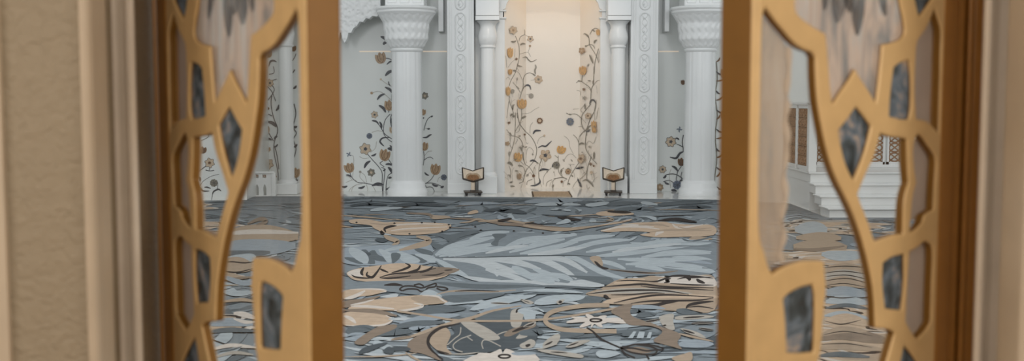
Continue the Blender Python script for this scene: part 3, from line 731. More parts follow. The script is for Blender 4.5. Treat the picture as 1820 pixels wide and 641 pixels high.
for G, pts, w, k in [(d1, [(270, 445), (320, 435), (350, 470), (390, 495), (455, 468)], 2.6, VN), (d1, [(436, 530), (445, 570), (425, 615)], 4, TN), (d1, [(240, 288), (270, 268), (308, 272)], 3.6, VN), (d1, [(190, 230), (160, 245), (128, 238)], 4, VN), (d1, [(210, 520), (215, 545), (268, 558)], 3, VN), (d1, [(150, 605), (190, 612)], 3.5, VN),
    (d2, [(298, 240), (330, 222), (365, 232), (382, 280)], 3.8, 'i_dark'), (d2, [(440, 85), (432, 40), (440, 0)], 3.4, VN), (d2, [(150, 535), (150, 490), (168, 465)], 3.6, VN), (d2, [(120, 620), (135, 590), (170, 630)], 3.6, VN), (d2, [(205, 160), (205, 125)], 2.5, TN), (d2, [(230, 270), (195, 235)], 2.6, TN), (d2, [(152, 42), (185, 36)], 3.5, VN), (d2, [(400, 75), (440, 105)], 2.6, VN), (d2, [(265, 635), (310, 610)], 2.6, VN),
    (d3, [(408, 272), (440, 230), (510, 228)], 4.4, 'i_dark'), (d3, [(472, 445), (520, 420), (570, 425), (610, 390), (645, 358)], 3.4, 'i_dark'), (d3, [(368, 615), (410, 603), (458, 628)], 4, 'i_dark'), (d3, [(262, 78), (320, 45)], 3, VN), (d3, [(265, 495), (255, 450), (225, 440)], 3, VN), (d3, [(140, 20), (175, 50)], 3, VN), (d3, [(110, 550), (105, 510), (125, 495)], 4, TN), (d3, [(130, 290), (110, 250)], 2.5, VN),
    (d4, [(488, 242), (530, 218), (610, 225)], 4.6, 'i_dark'), (d4, [(490, 335), (495, 385), (440, 420), (378, 425)], 3.8, 'i_dark'), (d4, [(80, 145), (110, 135), (148, 172)], 5, VN), (d4, [(175, 235), (212, 242)], 3, VN), (d4, [(108, 388), (150, 375)], 3.2, VN), (d4, [(120, 430), (170, 435)], 3.6, VN), (d4, [(85, 285), (115, 300), (120, 325)], 3, TN), (d4, [(215, 165), (270, 180)], 3, VN), (d4, [(585, 260), (590, 235)], 2.5, VN), (d4, [(650, 190), (680, 130)], 4, 'i_dark'), (d4, [(340, 290), (320, 310)], 2.5, TN),
    (e1, [(515, 95), (535, 100), (560, 118)], 2.8, VN), (e1, [(545, 262), (555, 235), (582, 218)], 3.2, VN), (e1, [(488, 408), (510, 460), (535, 518)], 4, VN), (e1, [(425, 140), (450, 155), (475, 190)], 2.8, VN), (e1, [(430, 300), (455, 295)], 3.6, VN), (e1, [(460, 560), (480, 520)], 3, TN),
    (e2, [(368, 350), (378, 315), (405, 308), (430, 345)], 3.6, 'i_dark'), (e2, [(350, 125), (378, 125)], 2.6, VN), (e2, [(320, 345), (326, 398)], 3, VN), (e2, [(328, 602), (360, 560), (402, 542)], 2.8, VN), (e2, [(335, 592), (375, 585)], 2.5, VN), (e2, [(160, 440), (190, 446)], 2.8, VN), (e2, [(398, 155), (402, 120)], 2.5, VN), (e2, [(250, 123), (285, 130)], 2.6, VN),
    (e3, [(213, 340), (250, 336), (288, 328)], 4.4, 'i_dark'), (e3, [(245, 130), (270, 120), (295, 128)], 4, VN), (e3, [(230, 430), (248, 468), (268, 505)], 5, 'i_dark'), (e3, [(278, 452), (310, 440), (350, 470), (372, 502)], 3.8, VN), (e3, [(378, 195), (376, 260)], 3.6, VN), (e3, [(145, 470), (165, 480)], 3.4, VN), (e3, [(80, 385), (95, 350)], 3, VN), (e3, [(175, 400), (190, 412)], 3, VN), (e3, [(20, 480), (10, 510)], 3, VN), (e3, [(310, 20), (340, 8)], 3.4, 'i_dark'), (e3, [(100, 260), (115, 280)], 3, TN), (e3, [(170, 260), (185, 280)], 2.6, TN)]:
    I.st(G(*pts), w * .8, k, True)
I.daisy(d1((150, 98))[0], 7.5, 'i_pale', 'i_grey', 6, 'i_tan'); I.daisy(d1((375, 208))[0], 5.8, 'i_pale', 'i_brown', 5, 'i_dark'); I.tulip(d1((113, 378))[0], 5, 'i_gold', 'i_tan', 1.9); I.disc(d1((192, 462))[0], 2, 'i_brown', 4, .2); I.disc(d1((370, 297))[0], 2, 'i_tan'); I.tulip(d1((112, 622))[0], 3.6, 'i_gold', 'i_brown', 1.5)
I.daisy(d2((478, 150))[0], 7.2, 'i_pale', 'i_tan', 6, 'i_olive'); I.disc(d2((385, 357))[0], 4.4, 'i_grey', 8, .05); I.tulip(d2((260, 455))[0], 8.2, 'i_gold', 'i_tan', 1.1); I.tulip(d2((86, 295))[0], 3.8, 'i_gold', 'i_tan', 2.2); I.disc(d2((140, 300))[0], 3, 'i_grey', 0, 0, 1.4)
I.disc(d3((494, 102))[0], 5.2, 'i_brown', 9, .1); I.disc(d3((494, 102))[0], 2.8, 'i_pale'); I.daisy(d3((565, 540))[0], 10.5, 'i_pale', 'i_tan', 5, 'i_dark'); I.tulip(d3((210, 560))[0], 7.2, 'i_gold', 'i_tan', 1.15, .2); I.disc(d3((293, 277))[0], 1.8, 'i_brown'); I.disc(d3((228, 295))[0], 1.8, 'i_grey'); I.disc(d3((75, 390))[0], 3.5, 'i_tan', 5, .2); I.disc(d3((405, 527))[0], 1.6, 'i_grey'); I.disc(d3((95, 128))[0], 2.2, 'i_brown'); I.disc(d3((552, 290))[0], 1.9, 'i_pale')
I.disc(d4((416, 300))[0], 2.7, 'i_brown', 5, .15); I.tulip(d4((225, 305))[0], 3.8, 'i_tan', 'i_brown', 1.5); I.disc(d4((340, 290))[0], 2.0, 'i_grey', 5, .2)
I.tulip(e1((602, 122))[0], 3.4, 'i_gold', 'i_tan', 1.7); I.daisy(e1((396, 358))[0], 6, 'i_tan', 'i_brown', 5, 'i_pale'); I.tulip(e1((408, 605))[0], 6.4, 'i_gold', 'i_tan', 1.3)
I.disc(e2((317, 207))[0], 2.4, 'i_brown', 5, .2); I.ball(e2((177, 512))[0], 6.6, 'i_slate', 'i_olive'); I.daisy(e2((358, 458))[0], 5.6, 'i_pale', 'i_tan', 6, 'i_brown'); I.tulip(e2((411, 545))[0], 4.4, 'i_gold', 'i_tan', 2.0); I.disc(e2((322, 288))[0], 3, 'i_grey', 5, .3)
I.tulip(e3((86, 175))[0], 8, 'i_gold', 'i_tan', .9, .3); I.ball(e3((43, 310))[0], 6.2, 'i_olive', 'i_dark'); I.daisy(e3((145, 366))[0], 5.2, 'i_tan', 'i_brown', 7, 'i_brown'); I.daisy(e3((268, 255))[0], 8.5, 'i_pale', 'i_tan', 5, 'i_brown'); I.disc(e3((356, 302))[0], 2.4, 'i_brown', 4, .3); I.disc(e3((382, 318))[0], 1.8, 'i_brown'); I.tulip(e3((385, 5))[0], 4, 'i_gold'); I.disc(e3((90, 455))[0], 2.2, 'i_brown'); I.disc(e3((345, 150))[0], 2, 'i_grey'); I.disc(e3((360, 375))[0], 2.6, 'i_pale', 5, .2)
rn = random.Random(3)
for k in range(60):
    side = rn.random() < .5
    x = rn.uniform(900, 925) if side else rn.uniform(1040, 1064)
    y = rn.uniform(150, 330)
    if rn.random() < .5:
        y = rn.uniform(275, 332); x = rn.uniform(900, 1064)
    dx, dy = rn.uniform(-9, 9), rn.uniform(-16, -6)
    I.st([(x, y), (x + dx * .2, y + dy * .6), (x + dx, y + dy)], .55, 'i_grey')
    if k % 3 == 0: I.leaf((x + dx, y + dy), (x + dx * 1.6, y + dy * .9 - 2), 'i_olive', 2.2)
struct(nm.build('wall_recess', recalc=False))

# ------------------------------------------------------------------ columns
def capital_mod(z0, z1, amp):
    def f(a, z):
        t = (z - z0) / (z1 - z0)
        if t < .05 or t > .95: return 0
        p = math.sin(10 * a + 11 * t) * math.sin(10 * a - 11 * t)
        q = math.sin(20 * a) * math.sin(25 * t)
        return amp * (abs(p) ** .6 * (1 if p > 0 else -1) * .7 + .4 * q)
    return f

def big_column(label, pxc, Y, s=1.0):
    x = X_(pxc, Y); px1 = Y / F
    t = thing('marble_column', label, 'column', (x, Y, 0), 0, 'broad marble columns beside the niche')
    rs = 27.5 * px1 * s; Z = lambda y: Z_(y, Y)
    fl = lambda a, z: -0.012 * max(0, math.cos(8 * a) - .82) * 4
    mb = MB(); mb.lathe(0, 0, [(rs, Z(322)), (rs * .985, Z(200)), (rs * .97, Z(92))], 'marble', 96, True, fl); mb.build('shaft', t)
    mb = MB()
    b = [(rs * 1.30, 0.0), (rs * 1.30, Z(337)), (rs * 1.26, Z(335)), (rs * 1.16, Z(332)), (rs * 1.15, Z(325)), (rs * 1.10, Z(323)), (rs * 1.03, Z(321)), (rs * 1.0, Z(319))]
    mb.lathe(0, 0, b, 'marble', 64); mb.build('base', t)
    mb = MB()
    k = px1 * s
    mb.lathe(0, 0, [(rs * .97, Z(93)), (28.6 * k, Z(91)), (29.2 * k, Z(89)), (28.6 * k, Z(87)), (27.6 * k, Z(86))], 'marble', 64)
    z0, z1 = Z(86), Z(25)
    prof = []
    for q in range(65):
        f = q / 64
        r = 28 + 9.5 * min(f / .25, 1) ** .8 + (4.5 * (f - .25) / .75 if f > .25 else 0) + 9 * max(0, (f - .7) / .3) ** 1.6
        prof.append((r * k, z0 + (z1 - z0) * f))
    mb.lathe(0, 0, prof, 'marble_matt', 240, True, capital_mod(z0, z1, .010)); 
    mb.lathe(0, 0, [(50 * k, Z(25)), (51.5 * k, Z(24)), (52 * k, Z(21)), (51 * k, Z(19.5)), (53.5 * k, Z(18.5)), (54 * k, Z(15)), (53 * k, Z(13.5)), (40 * k, Z(13))], 'marble', 96)
    mb.build('capital', t)
    # pier the capital carries
    mb = MB()
    mb.bevbox(-34 * k, 34 * k, -30 * k, 30 * k, Z(13.2), 5.2, 'marble', .02)
    for q in (-22, 0, 22):
        mb.bevbox((q - 8) * k, (q + 8) * k, -31.2 * k, -29 * k, Z(8), 5.1, 'marble', .008)
    mb.build('pier_block', t)
    return t
YC = 18.42
big_column('broad white marble column with carved capital, the left one, behind the tan tulips', 723.5, YC)
big_column('broad white marble column with carved capital, the right one, beside the right door edge', 1243.5, YC)

def far_column():
    Y = 18.6; x = X_(509, Y); k = Y / F; Z = lambda y: Z_(y, Y)
    t = thing('slender_column', 'slender white column seen through the open fretwork of the left door', 'column', (x, Y, 0))
    mb = MB(); mb.lathe(0, 0, [(12.5 * k, Z(322)), (12 * k, Z(84))], 'marble', 48); mb.build('shaft', t)
    mb = MB(); mb.bevbox(-21 * k, 21 * k, -21 * k, 21 * k, 0, Z(325), 'marble', .015); mb.lathe(0, 0, [(17 * k, Z(325)), (17 * k, Z(322)), (12.5 * k, Z(318))], 'marble', 48); mb.build('base', t)
    mb = MB(); mb.lathe(0, 0, [(12 * k, Z(84)), (15 * k, Z(82)), (15 * k, Z(80)), (13 * k, Z(79)), (17 * k, Z(60)), (15 * k, Z(45)), (21 * k, Z(34))], 'marble', 48); mb.bevbox(-24 * k, 24 * k, -24 * k, 24 * k, Z(34), Z(27), 'marble', .01); mb.build('capital', t)
    mb = MB(); mb.bevbox(-22 * k, 22 * k, -20 * k, 20 * k, Z(27), 5.0, 'marble', .02); mb.build('pier_block', t)
far_column()

def colonnette(label, pxc, Y):
    x = X_(pxc, Y); k = Y / F; Z = lambda y: Z_(y, Y)
    t = thing('colonnette', label, 'column', (x, Y, 0), 0, 'slim colonnettes framing the niche')
    mb = MB(); mb.lathe(0, 0, [(12.6 * k, Z(306)), (12.2 * k, Z(86))], 'marble', 48); mb.build('shaft', t)
    mb = MB(); mb.lathe(0, 0, [(12.2 * k, Z(86)), (14 * k, Z(85)), (14.4 * k, Z(83.5)), (14 * k, Z(82)), (12.6 * k, Z(81.5)), (14.6 * k, Z(79)), (16.4 * k, Z(73)), (17.2 * k, Z(67)), (16.6 * k, Z(61)), (14.4 * k, Z(53)), (13.6 * k, Z(49)), (14.4 * k, Z(44)), (17.5 * k, Z(40)), (20.5 * k, Z(38))], 'marble', 48); mb.build('capital', t)
    mb = MB(); mb.bevbox(-21 * k, 21 * k, -21 * k, 21 * k, Z(37.5), Z(29.5), 'marble', .012); mb.build('abacus', t)
    mb = MB(); mb.bevbox(-16.5 * k, 16.5 * k, -16 * k, 16 * k, 0, Z(312), 'marble', .01); mb.lathe(0, 0, [(16 * k, Z(312)), (16 * k, Z(309)), (13.5 * k, Z(306)), (12.6 * k, Z(305))], 'marble', 48); mb.build('plinth', t)
    mb = MB(); mb.bevbox(-20.5 * k, 20.5 * k, -19 * k, 21 * k, Z(29), 5.2, 'marble', .012); mb.build('impost_block', t)
YS = 18.72
colonnette('slim white colonnette with baluster capital left of the flowered niche', 867, YS)
colonnette('slim white colonnette with baluster capital right of the flowered niche', 1098, YS)

def pilaster(label, p0, p1, Y):
    x0, x1 = X_(p0, Y), X_(p1, Y); xc = (x0 + x1) / 2; k = Y / F
    t = thing('flat_pilaster', label, 'pilaster', (xc, Y, 0), 0, 'flat carved pilasters')
    h = (x1 - x0) / 2
    mb = MB(); mb.bevbox(-h, h, 0.0, Y_W - Y - .012, 0, 5.2, 'marble', .01)
    for q in (-19, -15.5, 15.5, 19): mb.bevbox((q - .7) * k, (q + .7) * k, -.008, .01, Z_(318, Y), 5.15, 'marble', .003)
    mb.bevbox(-h - .001, h + .001, -.02, .05, 0, Z_(326, Y), 'marble', .008)
    mb.build('body', t)
    for q in range(6):
        zb = Z_(309 - 73 * q, Y); zt_ = Z_(242 - 73 * q, Y)
        w = 8.6 * k
        if zb > 5: break
        pts = []
        for a in range(17): pts.append((w * math.cos(math.pi * a / 16), -.004, zt_ - w + w * math.sin(math.pi * a / 16)))
        for a in range(17): pts.append((-w * math.cos(math.pi * a / 16), -.004, zb + w - w * math.sin(math.pi * a / 16)))
        mb = MB(); mb.tube(pts, .012, 'marble', 6, True); mb.slab([(p[0], -.003, p[2]) for p in pts], (0, .01, 0), 'marble')
        n = 40
        for ph in (0, math.pi):
            pp = []
            for i in range(n + 1):
                f = i / n; pp.append((w * .55 * math.sin(f * 4.5 * math.pi + ph), -.002, zb + w * .4 + (zt_ - zb - .8 * w) * f))
            mb.tube(pp, .008, 'marble', 6)
        for i in range(5):
            zz = zb + (zt_ - zb) * (.14 + .18 * i)
            mb.tube([(-.02 + .04 * (i % 2), -.002, zz - .025), (-.02 + .04 * (i % 2), -.006, zz), (-.02 + .04 * (i % 2), -.002, zz + .025)], [.004, .018, .004], 'marble', 8)
        mb.build('carved_medallion', t)
YP = 18.62
pilaster('flat white pilaster carved with a chain of medallions, left of the niche', 795, 843, YP)
pilaster('flat white pilaster carved with a chain of medallions, right of the niche', 1120, 1169, YP)

# hanging marble brackets beside the piers, emissive lines imitating reflected cove light and carved arch
for n_, (a, b) in enumerate([(779.5, 789), (1179.5, 1188)]):
    mb = MB(); mb.bevbox(X_(a, 18.8), X_(b, 18.8), 18.8, Y_W, Z_(56, 18.8), 5.2, 'marble', .008)
    struct(mb.build('trim_%d' % (8 + n_)))
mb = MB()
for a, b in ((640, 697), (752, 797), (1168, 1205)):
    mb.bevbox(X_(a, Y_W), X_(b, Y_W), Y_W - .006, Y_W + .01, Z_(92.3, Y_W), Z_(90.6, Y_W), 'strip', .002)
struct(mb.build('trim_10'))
YA = 18.40
AB = [(676, 23), (670, 29), (662, 28), (656, 33), (650, 32), (645, 39), (639, 38), (634, 46), (628, 50), (624, 58), (619, 58), (617, 68), (612.5, 76), (608, 68), (606, 58)]
mb = MB()
pts = [at(x, y, YA) for x, y in AB] + [at(1210 - x, y, YA) for x, y in reversed(AB)]
pts = pts + [at(530, -130, YA), at(676, -130, YA)]
mb.slab(pts, (0, .22, 0), 'carved')
struct(mb.build('trim_11'))
for n_, yy in enumerate((19, 32)):
    mb = MB()
    for a, b in ((887.5, 900), (1064, 1077)):
        mb.bevbox(X_(a, Y_N), X_(b, Y_N), Y_N - .03, Y_N + .1, Z_(yy + 1.5, Y_N), Z_(yy - 1.5, Y_N), 'marble', .006)
    struct(mb.build('trim_%d' % (12 + n_)))

# ------------------------------------------------------------------ book stands
def book_stand(label, pxc, Y, rz):
    x = X_(pxc, Y); k = Y / F
    t = thing('book_stand', label, 'book stand', (x, Y, 0), rz, 'wheeled book stands in front of the niche')
    zs = lambda y: Z_(y, Y)
    W = 19 * k
    zt_c, zb_c, zt_e, zb_e = zs(304.2), zs(322.5), zs(298), zs(317)
    tilt = .05
    def pt(u, v, d):   # u -1..1 across, v 0..1 up
        a = abs(u)
        zb = zb_c + (zb_e - zb_c) * a; zt_ = zt_c + (zt_e - zt_c) * a
        return Vector((u * W * (1 - .04 * (1 - v)), -.05 * a + .10 * v + d, zb + (zt_ - zb) * v))
    for s in (-1, 1):
        m = MB(); q = [pt(0, 0, 0), pt(s, 0, 0), pt(s, 1, 0), pt(0, 1, 0)]
        m.slab(q, (0, .012, 0), 'sand'); leaf_ = m.build('rest_panel', t)
        m = MB()
        n = 12
        arc = [pt(0, .1, -.004)] + [pt(s * .58 * math.cos(a), .1 + .52 * math.sin(a), -.004) for a in [math.pi / 2 * j / n for j in range(n + 1)]]
        m.slab(arc, (0, .006, 0), 'walnut'); m.build('carved_ornament', leaf_)
        m = MB(); arc = [pt(0, .08, -.002)] + [pt(s * .74 * math.cos(a), .08 + .68 * math.sin(a), -.002) for a in [math.pi / 2 * j / n for j in range(n + 1)]]
        m.slab(arc, (0, .004, 0), 'mat'); m.build('ornament_border', leaf_)
        m = MB()
        r = .0085
        m.tube([pt(0, 0, 0), pt(s, 0, 0)], .016, 'ebony'); m.tube([pt(s, 0, 0), pt(s, 1, 0)], .012, 'ebony'); m.tube([pt(s, 1, 0), pt(0, 1, 0)], r, 'ebony')
        m.build('rest_frame', leaf_)
    m = MB(); m.bevbox(-.035, .03, .0, .05, zs(339), zb_c + .02, 'sand', .006); m.bevbox(.03, .042, -.004, .054, zs(339), zb_c + .02, 'ebony', .003); m.build('post', t)
    m = MB(); m.bevbox(-.155, .155, -.12, .20, zs(342) , zs(339.4), 'ebony', .008); m.bevbox(-.05, .05, -.03, .08, zs(340), zs(337.5), 'ebony', .008); m.build('base_plate', t)
    for sx, sy in ((-1, -1), (1, -1), (-1, 1), (1, 1)):
        m = MB(); cxw, cyw = sx * .115, .04 + sy * .13; rw = .034
        pts = [(-.014, rw), (.014, rw)]
        vs = []
        for xx in (-.018, -.012, .012, .018):
            rr = rw if abs(xx) < .015 else rw * .8
            for a in range(20): vs.append((cxw + xx, cyw + rr * math.cos(a * math.pi / 10), rw + rr * math.sin(a * math.pi / 10)))
        fs = [(j * 20 + i, j * 20 + (i + 1) % 20, (j + 1) * 20 + (i + 1) % 20, (j + 1) * 20 + i) for j in range(3) for i in range(20)] + [tuple(range(20)), tuple(range(60, 80))]
        m.add(vs, fs, 'rubber', True)
        m.bevbox(cxw - .024, cxw + .024, cyw - .018, cyw + .018, rw, zs(341.5), 'ebony', .004)
        m.build('caster', t)
    return t
book_stand('wheeled dark framed book stand in front of the left colonnette', 840.5, 18.30, .10)
book_stand('wheeled dark framed book stand in front of the right colonnette', 1091, 18.30, -.10)

# ------------------------------------------------------------------ prayer mat in the niche mouth
mb = MB()
a, b = ground(947.5, 350.5), ground(1016.5, 350.5)
y0, y1 = 18.0, 18.93
xa, xb = X_(948, y0), X_(1016.5, y0)
mb.bevbox(xa, xb, y0, y1, 0.0, .012, 'mat', .004)
o = mb.build('prayer_mat', None, loc=((xa + xb) / 2, (y0 + y1) / 2, 0))
tag(o, 'small tan woven mat on the white floor at the foot of the niche', 'mat')
L0 = Vector(((xa + xb) / 2, (y0 + y1) / 2, 0))
for q in (xa, xb):
    mb = MB(); mb.bevbox(q - .013 - L0.x, q + .013 - L0.x, y0 - L0.y, y1 - L0.y, 0, .015, 'matedge', .004)
    mb.build('binding', o)

# ------------------------------------------------------------------ low balustrade at the left
Y = 18.08; k = Y / F
x0, x1 = X_(432, Y), X_(484, Y)
t = thing('balustrade', 'low white pierced balustrade standing beside the slender column', 'balustrade', ((x0 + x1) / 2, Y, 0))
loops = [[(x0, 0), (x1, 0), (x1, Z_(308, Y)), (x0, Z_(308, Y))]]
squares = []
for px in (440.5, 454, 467.5, 478):
    xc, zc, h = X_(px, Y), Z_(312.8, Y), .032
    if px != 478: squares.append((xc, zc, h)); loops.append([(xc - h, zc - h), (xc + h, zc - h), (xc + h, zc + h), (xc - h, zc + h)])
for px in (441, 454.5, 468):
    xc = X_(px, Y); w = .026; zb, zt_ = Z_(347, Y), Z_(334, Y)
    lp = [(xc - w, zb), (xc + w, zb), (xc + w, zt_)] + [(xc + w * (1 - q / 4), zt_ + .06 * math.sin(math.pi / 2 * q / 4) ) for q in range(1, 5)] + [(xc - w * (q / 4), zt_ + .06 * math.sin(math.pi / 2 * (1 - q / 4))) for q in range(1, 5)]
    loops.append(lp)
xm = (x0 + x1) / 2
loops = [[(a - xm, b) for a, b in lp] for lp in loops]
curve_plate('pierced_panel', loops, 1, .06, .004, 'marble', t, 0.0)
mb = MB(); mb.bevbox(x0 - xm - .015, x1 - xm + .015, -.02, .08, Z_(308.2, Y), Z_(304.5, Y), 'marble', .008); mb.build('top_rail', t)
for xc, zc, h in squares:
    mb = MB(); mb.bevbox(xc - xm - h * .55, xc - xm + h * .55, .02, .04, zc - h * .55, zc + h * .55, 'lattwood', .004); mb.bevbox(xc - xm - h * .25, xc - xm + h * .25, .012, .022, zc - h * .25, zc + h * .25, 'marble', .003)
    for a_, b_ in ((-1.1, -.5), (.5, 1.1)): mb.box(xc - xm + h * a_, xc - xm + h * b_, .028, .034, zc - h * .1, zc + h * .1, 'lattwood')
    mb.build('square_inset', t)
mb = MB(); mb.bevbox(x1 - xm - .035, x1 - xm + .03, -.015, .075, 0, Z_(307, Y), 'marble', .01); mb.build('end_post', t)

# ------------------------------------------------------------------ pulpit stairs at the right
gp = ground(1475, 387)
XS = gp.x; YS0 = gp.y
t = thing('pulpit_stairs', 'white marble pulpit stairs with brown latticed railings, seen through the right door', 'stairs', (XS, YS0, 0))
zst = [Z_(370, YS0)]
nose = [(1475, 370), (1463, 348), (1452, 327), (1442.5, 306)]
ys = [YS0]
for (px, py) in nose[1:]:
    ys.append(XS * F / (px - 910.0))
zz = [at(px, py, y_).z for (px, py), y_ in zip(nose, ys)]
WX = 1.9; YE = Y_BACK - .3 - YS0
for i in range(4):
    mb = MB()
    y_ = ys[i] - YS0; zb = 0 if i == 0 else zz[i - 1]
    mb.bevbox(0, WX, y_ + .02, YE if i == 3 else ys[i + 1] - YS0 + .06, zb, zz[i] - .02, 'marble', .004)
    mb.bevbox(-.03, WX, y_ - .012, (YE if i == 3 else ys[i + 1] - YS0 + .05), zz[i] - .022, zz[i], 'marble', .006)
    mb.build('step', t)
# side string under the steps
ZP = zz[3]
mb = MB(); mb.slab([(.012, ys[3] - YS0 + .1, 0), (.012, YE, 0), (.012, YE, ZP - .025), (.012, ys[3] - YS0 + .1, ZP - .025)], (.3, 0, 0), 'marble'); mb.build('side_string', t)
def lattice_panel(name, p0, p1, z0, z1, parent):     # framed screen between two plan points
    p0, p1 = Vector((p0[0], p0[1], 0)), Vector((p1[0], p1[1], 0))
    L = (p1 - p0).length; d = (p1 - p0) / L; nrm = Vector((-d.y, d.x, 0))
    def w(u, z, n): 
        q = p0 + d * u + nrm * n; return (q.x, q.y, z)
    mb = MB()
    def bar(u0, u1, za, zb, n0, n1, k):
        vs = [w(u, z, n) for z in (za, zb) for n in (n0, n1) for u in (u0, u1)]
        mb.add(vs, [(0, 2, 3, 1), (4, 5, 7, 6), (0, 1, 5, 4), (2, 6, 7, 3), (0, 4, 6, 2), (1, 3, 7, 5)], k)
    bar(0, L, z0, z0 + .05, -.02, .02, 'marble'); bar(0, L, z1 - .05, z1, -.02, .02, 'marble'); bar(0, .03, z0, z1, -.02, .02, 'marble'); bar(L - .03, L, z0, z1, -.02, .02, 'marble')
    fr = mb.build(name, parent)
    mb = MB()
    per = .13; r = .05
    nu = max(1, int((L - .06) / per)); nz = int((z1 - z0 - .1) / per)
    pu = (L - .06) / nu; pz = (z1 - z0 - .1) / nz
    for i in range(nu):
        for j in range(nz):
            uc, zc = .03 + (i + .5) * pu, z0 + .05 + (j + .5) * pz
            ring = [w(uc + pu * .46 * math.cos(a), zc + pz * .46 * math.sin(a), 0) for a in [2 * math.pi * q / 14 for q in range(14)]]
            mb.tube(ring, .013, 'lattwood', 5, True)
            for s in (1, -1):
                mb.tube([w(uc - pu * .5, zc - s * pz * .5, 0), w(uc, zc, 0.004), w(uc + pu * .5, zc + s * pz * .5, 0)], .011, 'lattwood', 5)
            star = [w(uc + (.036 if q % 2 else .016) * math.cos(q * math.pi / 4), zc + (.036 if q % 2 else .016) * math.sin(q * math.pi / 4), -.008) for q in range(8)]
            mb.slab(star, tuple(nrm * .016), 'lattwood')
    mb.build('pierced_screen', fr)
yn = ys[3] - YS0                     # front of the platform
z1r = at(1442, 187, ys[3]).z
lattice_panel('railing_panel', (.03, yn + .16), (.03, yn + .85), ZP + .02, z1r, t)
lattice_panel('railing_panel', (.03, yn + .90), (.03, yn + 1.75), ZP + .02, z1r, t)
mb = MB(); mb.bevbox(-.03, .09, yn + .03, yn + .15, ZP, z1r + .02, 'marble', .01); mb.bevbox(-.045, .105, yn + .015, yn + .165, z1r + .02, z1r + .06, 'marble', .012); mb.build('newel_post', t)
mb = MB(); mb.bevbox(0.0, .06, yn + .84, yn + .91, ZP, z1r, 'marble', .008); mb.build('newel_post', t)
mb = MB(); mb.bevbox(-.02, .08, yn + .14, YE, z1r, z1r + .05, 'marble', .015); mb.build('handrail', t)
# screen across the back of the platform
yb = yn + 1.1; Yb = YS0 + yb
px_to = lambda px: X_(px, Yb) - XS
for a, b in ((1450, 1497), (1500, 1536), (1539, 1574), (1578, 1606), (1610, 1655)):
    lattice_panel('railing_panel', (max(.1, px_to(a)), yb), (px_to(b), yb), ZP + .04, at(1500, 180, Yb).z, t)
mb = MB(); mb.bevbox(px_to(1446), WX, yb - .03, yb + .04, ZP, ZP + .05, 'marble', .008); mb.build('bottom_rail', t)
mb = MB(); mb.bevbox(px_to(1446), WX, yb - .03, yb + .04, at(1500, 181, Yb).z, at(1500, 174, Yb).z, 'marble', .01); mb.build('handrail', t)

# ------------------------------------------------------------------ the carpet
CP = MB()
edge = [(-7.9, 17.2)] + [tuple(ground(x, y).xy) for x, y in ((353, 357.3), (439, 356.2), (441, 350.2), (480, 349.3), (620, 350.0), (760, 350.2), (900, 350.8), (1100, 353.0), (1270, 355.6))] + [tuple(ground(1400, 362).xy), (XS - .05, YS0 + 1.9), (XS - .05, YS0 - .04), (8.9, YS0 - .04)]
plan = [(-7.9, 3.6), (8.9, 3.6)] + list(reversed(edge))
ZC = .010
CP.prism([(p[0], p[1]) for p in plan], 0.0, ZC, 'w_mid')
def on_carpet(x, y, m=.06):
    if not (-7.8 < x < 8.8 and y > 3.7): return False
    if x > XS - .12 and y > YS0 - .12: return False
    for (xa, ya), (xb, yb) in zip(edge, edge[1:]):
        if xa <= x <= xb: return y < ya + (yb - ya) * (x - xa) / (xb - xa) - m
    return False
class Car:
    z = ZC + .0006
def cz():
    Car.z += .0000035
    return Car.z
def cpoly_xy(pts, k):
    z = cz(); CP.poly([(x, y, z) for x, y in pts], 'w_' + k)
def cpoly(G, pts, k, n=4):
    s = cr(G(*[(p[0], p[1]) for p in pts]), n, True)
    cpoly_xy([tuple(ground(p.x, p.y).xy) for p in s], k)
def cstrip(P, w, k, taper=True, e0=.12, aniso=0.0):
    if not all(on_carpet(p[0], p[1], w * .5 + .02) for p in P): return
    z = cz(); N = len(P); L, R = [], []
    for i, p in enumerate(P):
        t = P[min(i + 1, N - 1)] - P[max(i - 1, 0)]
        if t.length < 1e-9: t = Vector((1, 0))
        t.normalize(); q = Vector((-t.y, t.x)); f = i / (N - 1)
        ww = w / 2 * (max(e0, math.sin(math.pi * f)) ** .7 if taper else 1) * (1 + aniso * abs(q.y))
        a, b = p + q * ww, p - q * ww
        L.append((a.x, a.y, z)); R.append((b.x, b.y, z))
    CP.add(L + R, [(i, i + 1, N + i + 1, N + i) for i in range(N - 1)], 'w_' + k)
def cst(G, pts, w, k, taper=True, n=6, line=0.0):
    if not line and k in ('tan', 'brown', 'peach', 'cream', 'beige'):
        q = G(*pts); line = max(1.2, w * 65 * min(1.0, (sum(p[1] for p in q) / len(q) - 175) / 320))
    if k == 'black' or line:          # dark outline yarns, drawn with the photograph's line weight
        L, R = stroke_px(G(*pts), line or min(w * 105, 6.0), taper, n)
        z = cz(); m_ = len(L)
        vs = [ground(p.x, p.y) for p in L + R]
        if not all(on_carpet(v.x, v.y, .03) for v in vs): return
        CP.add([(v.x, v.y, z) for v in vs], [(i, i + 1, m_ + i + 1, m_ + i) for i in range(m_ - 1)], 'w_' + k); return
    fl = [ground(*q).xy for q in G(*pts)]
    cstrip(cr([(p.x, p.y) for p in fl], n), w * (.8 if k == 'black' else 1), k, taper, .12, .7)
def cleaf_xy(a, ang, L, w, bend, k, n=9):
    P = []; x, y = a
    for i in range(n):
        P.append(Vector((x, y)))
        th = ang + bend * i / (n - 1)
        x += math.cos(th) * L / (n - 1); y += math.sin(th) * L / (n - 1)
    cstrip(P, w, k, True, .05)
inside = lambda x, y: (-1.9 < x * 8 / max(y, 1) < 1.9)
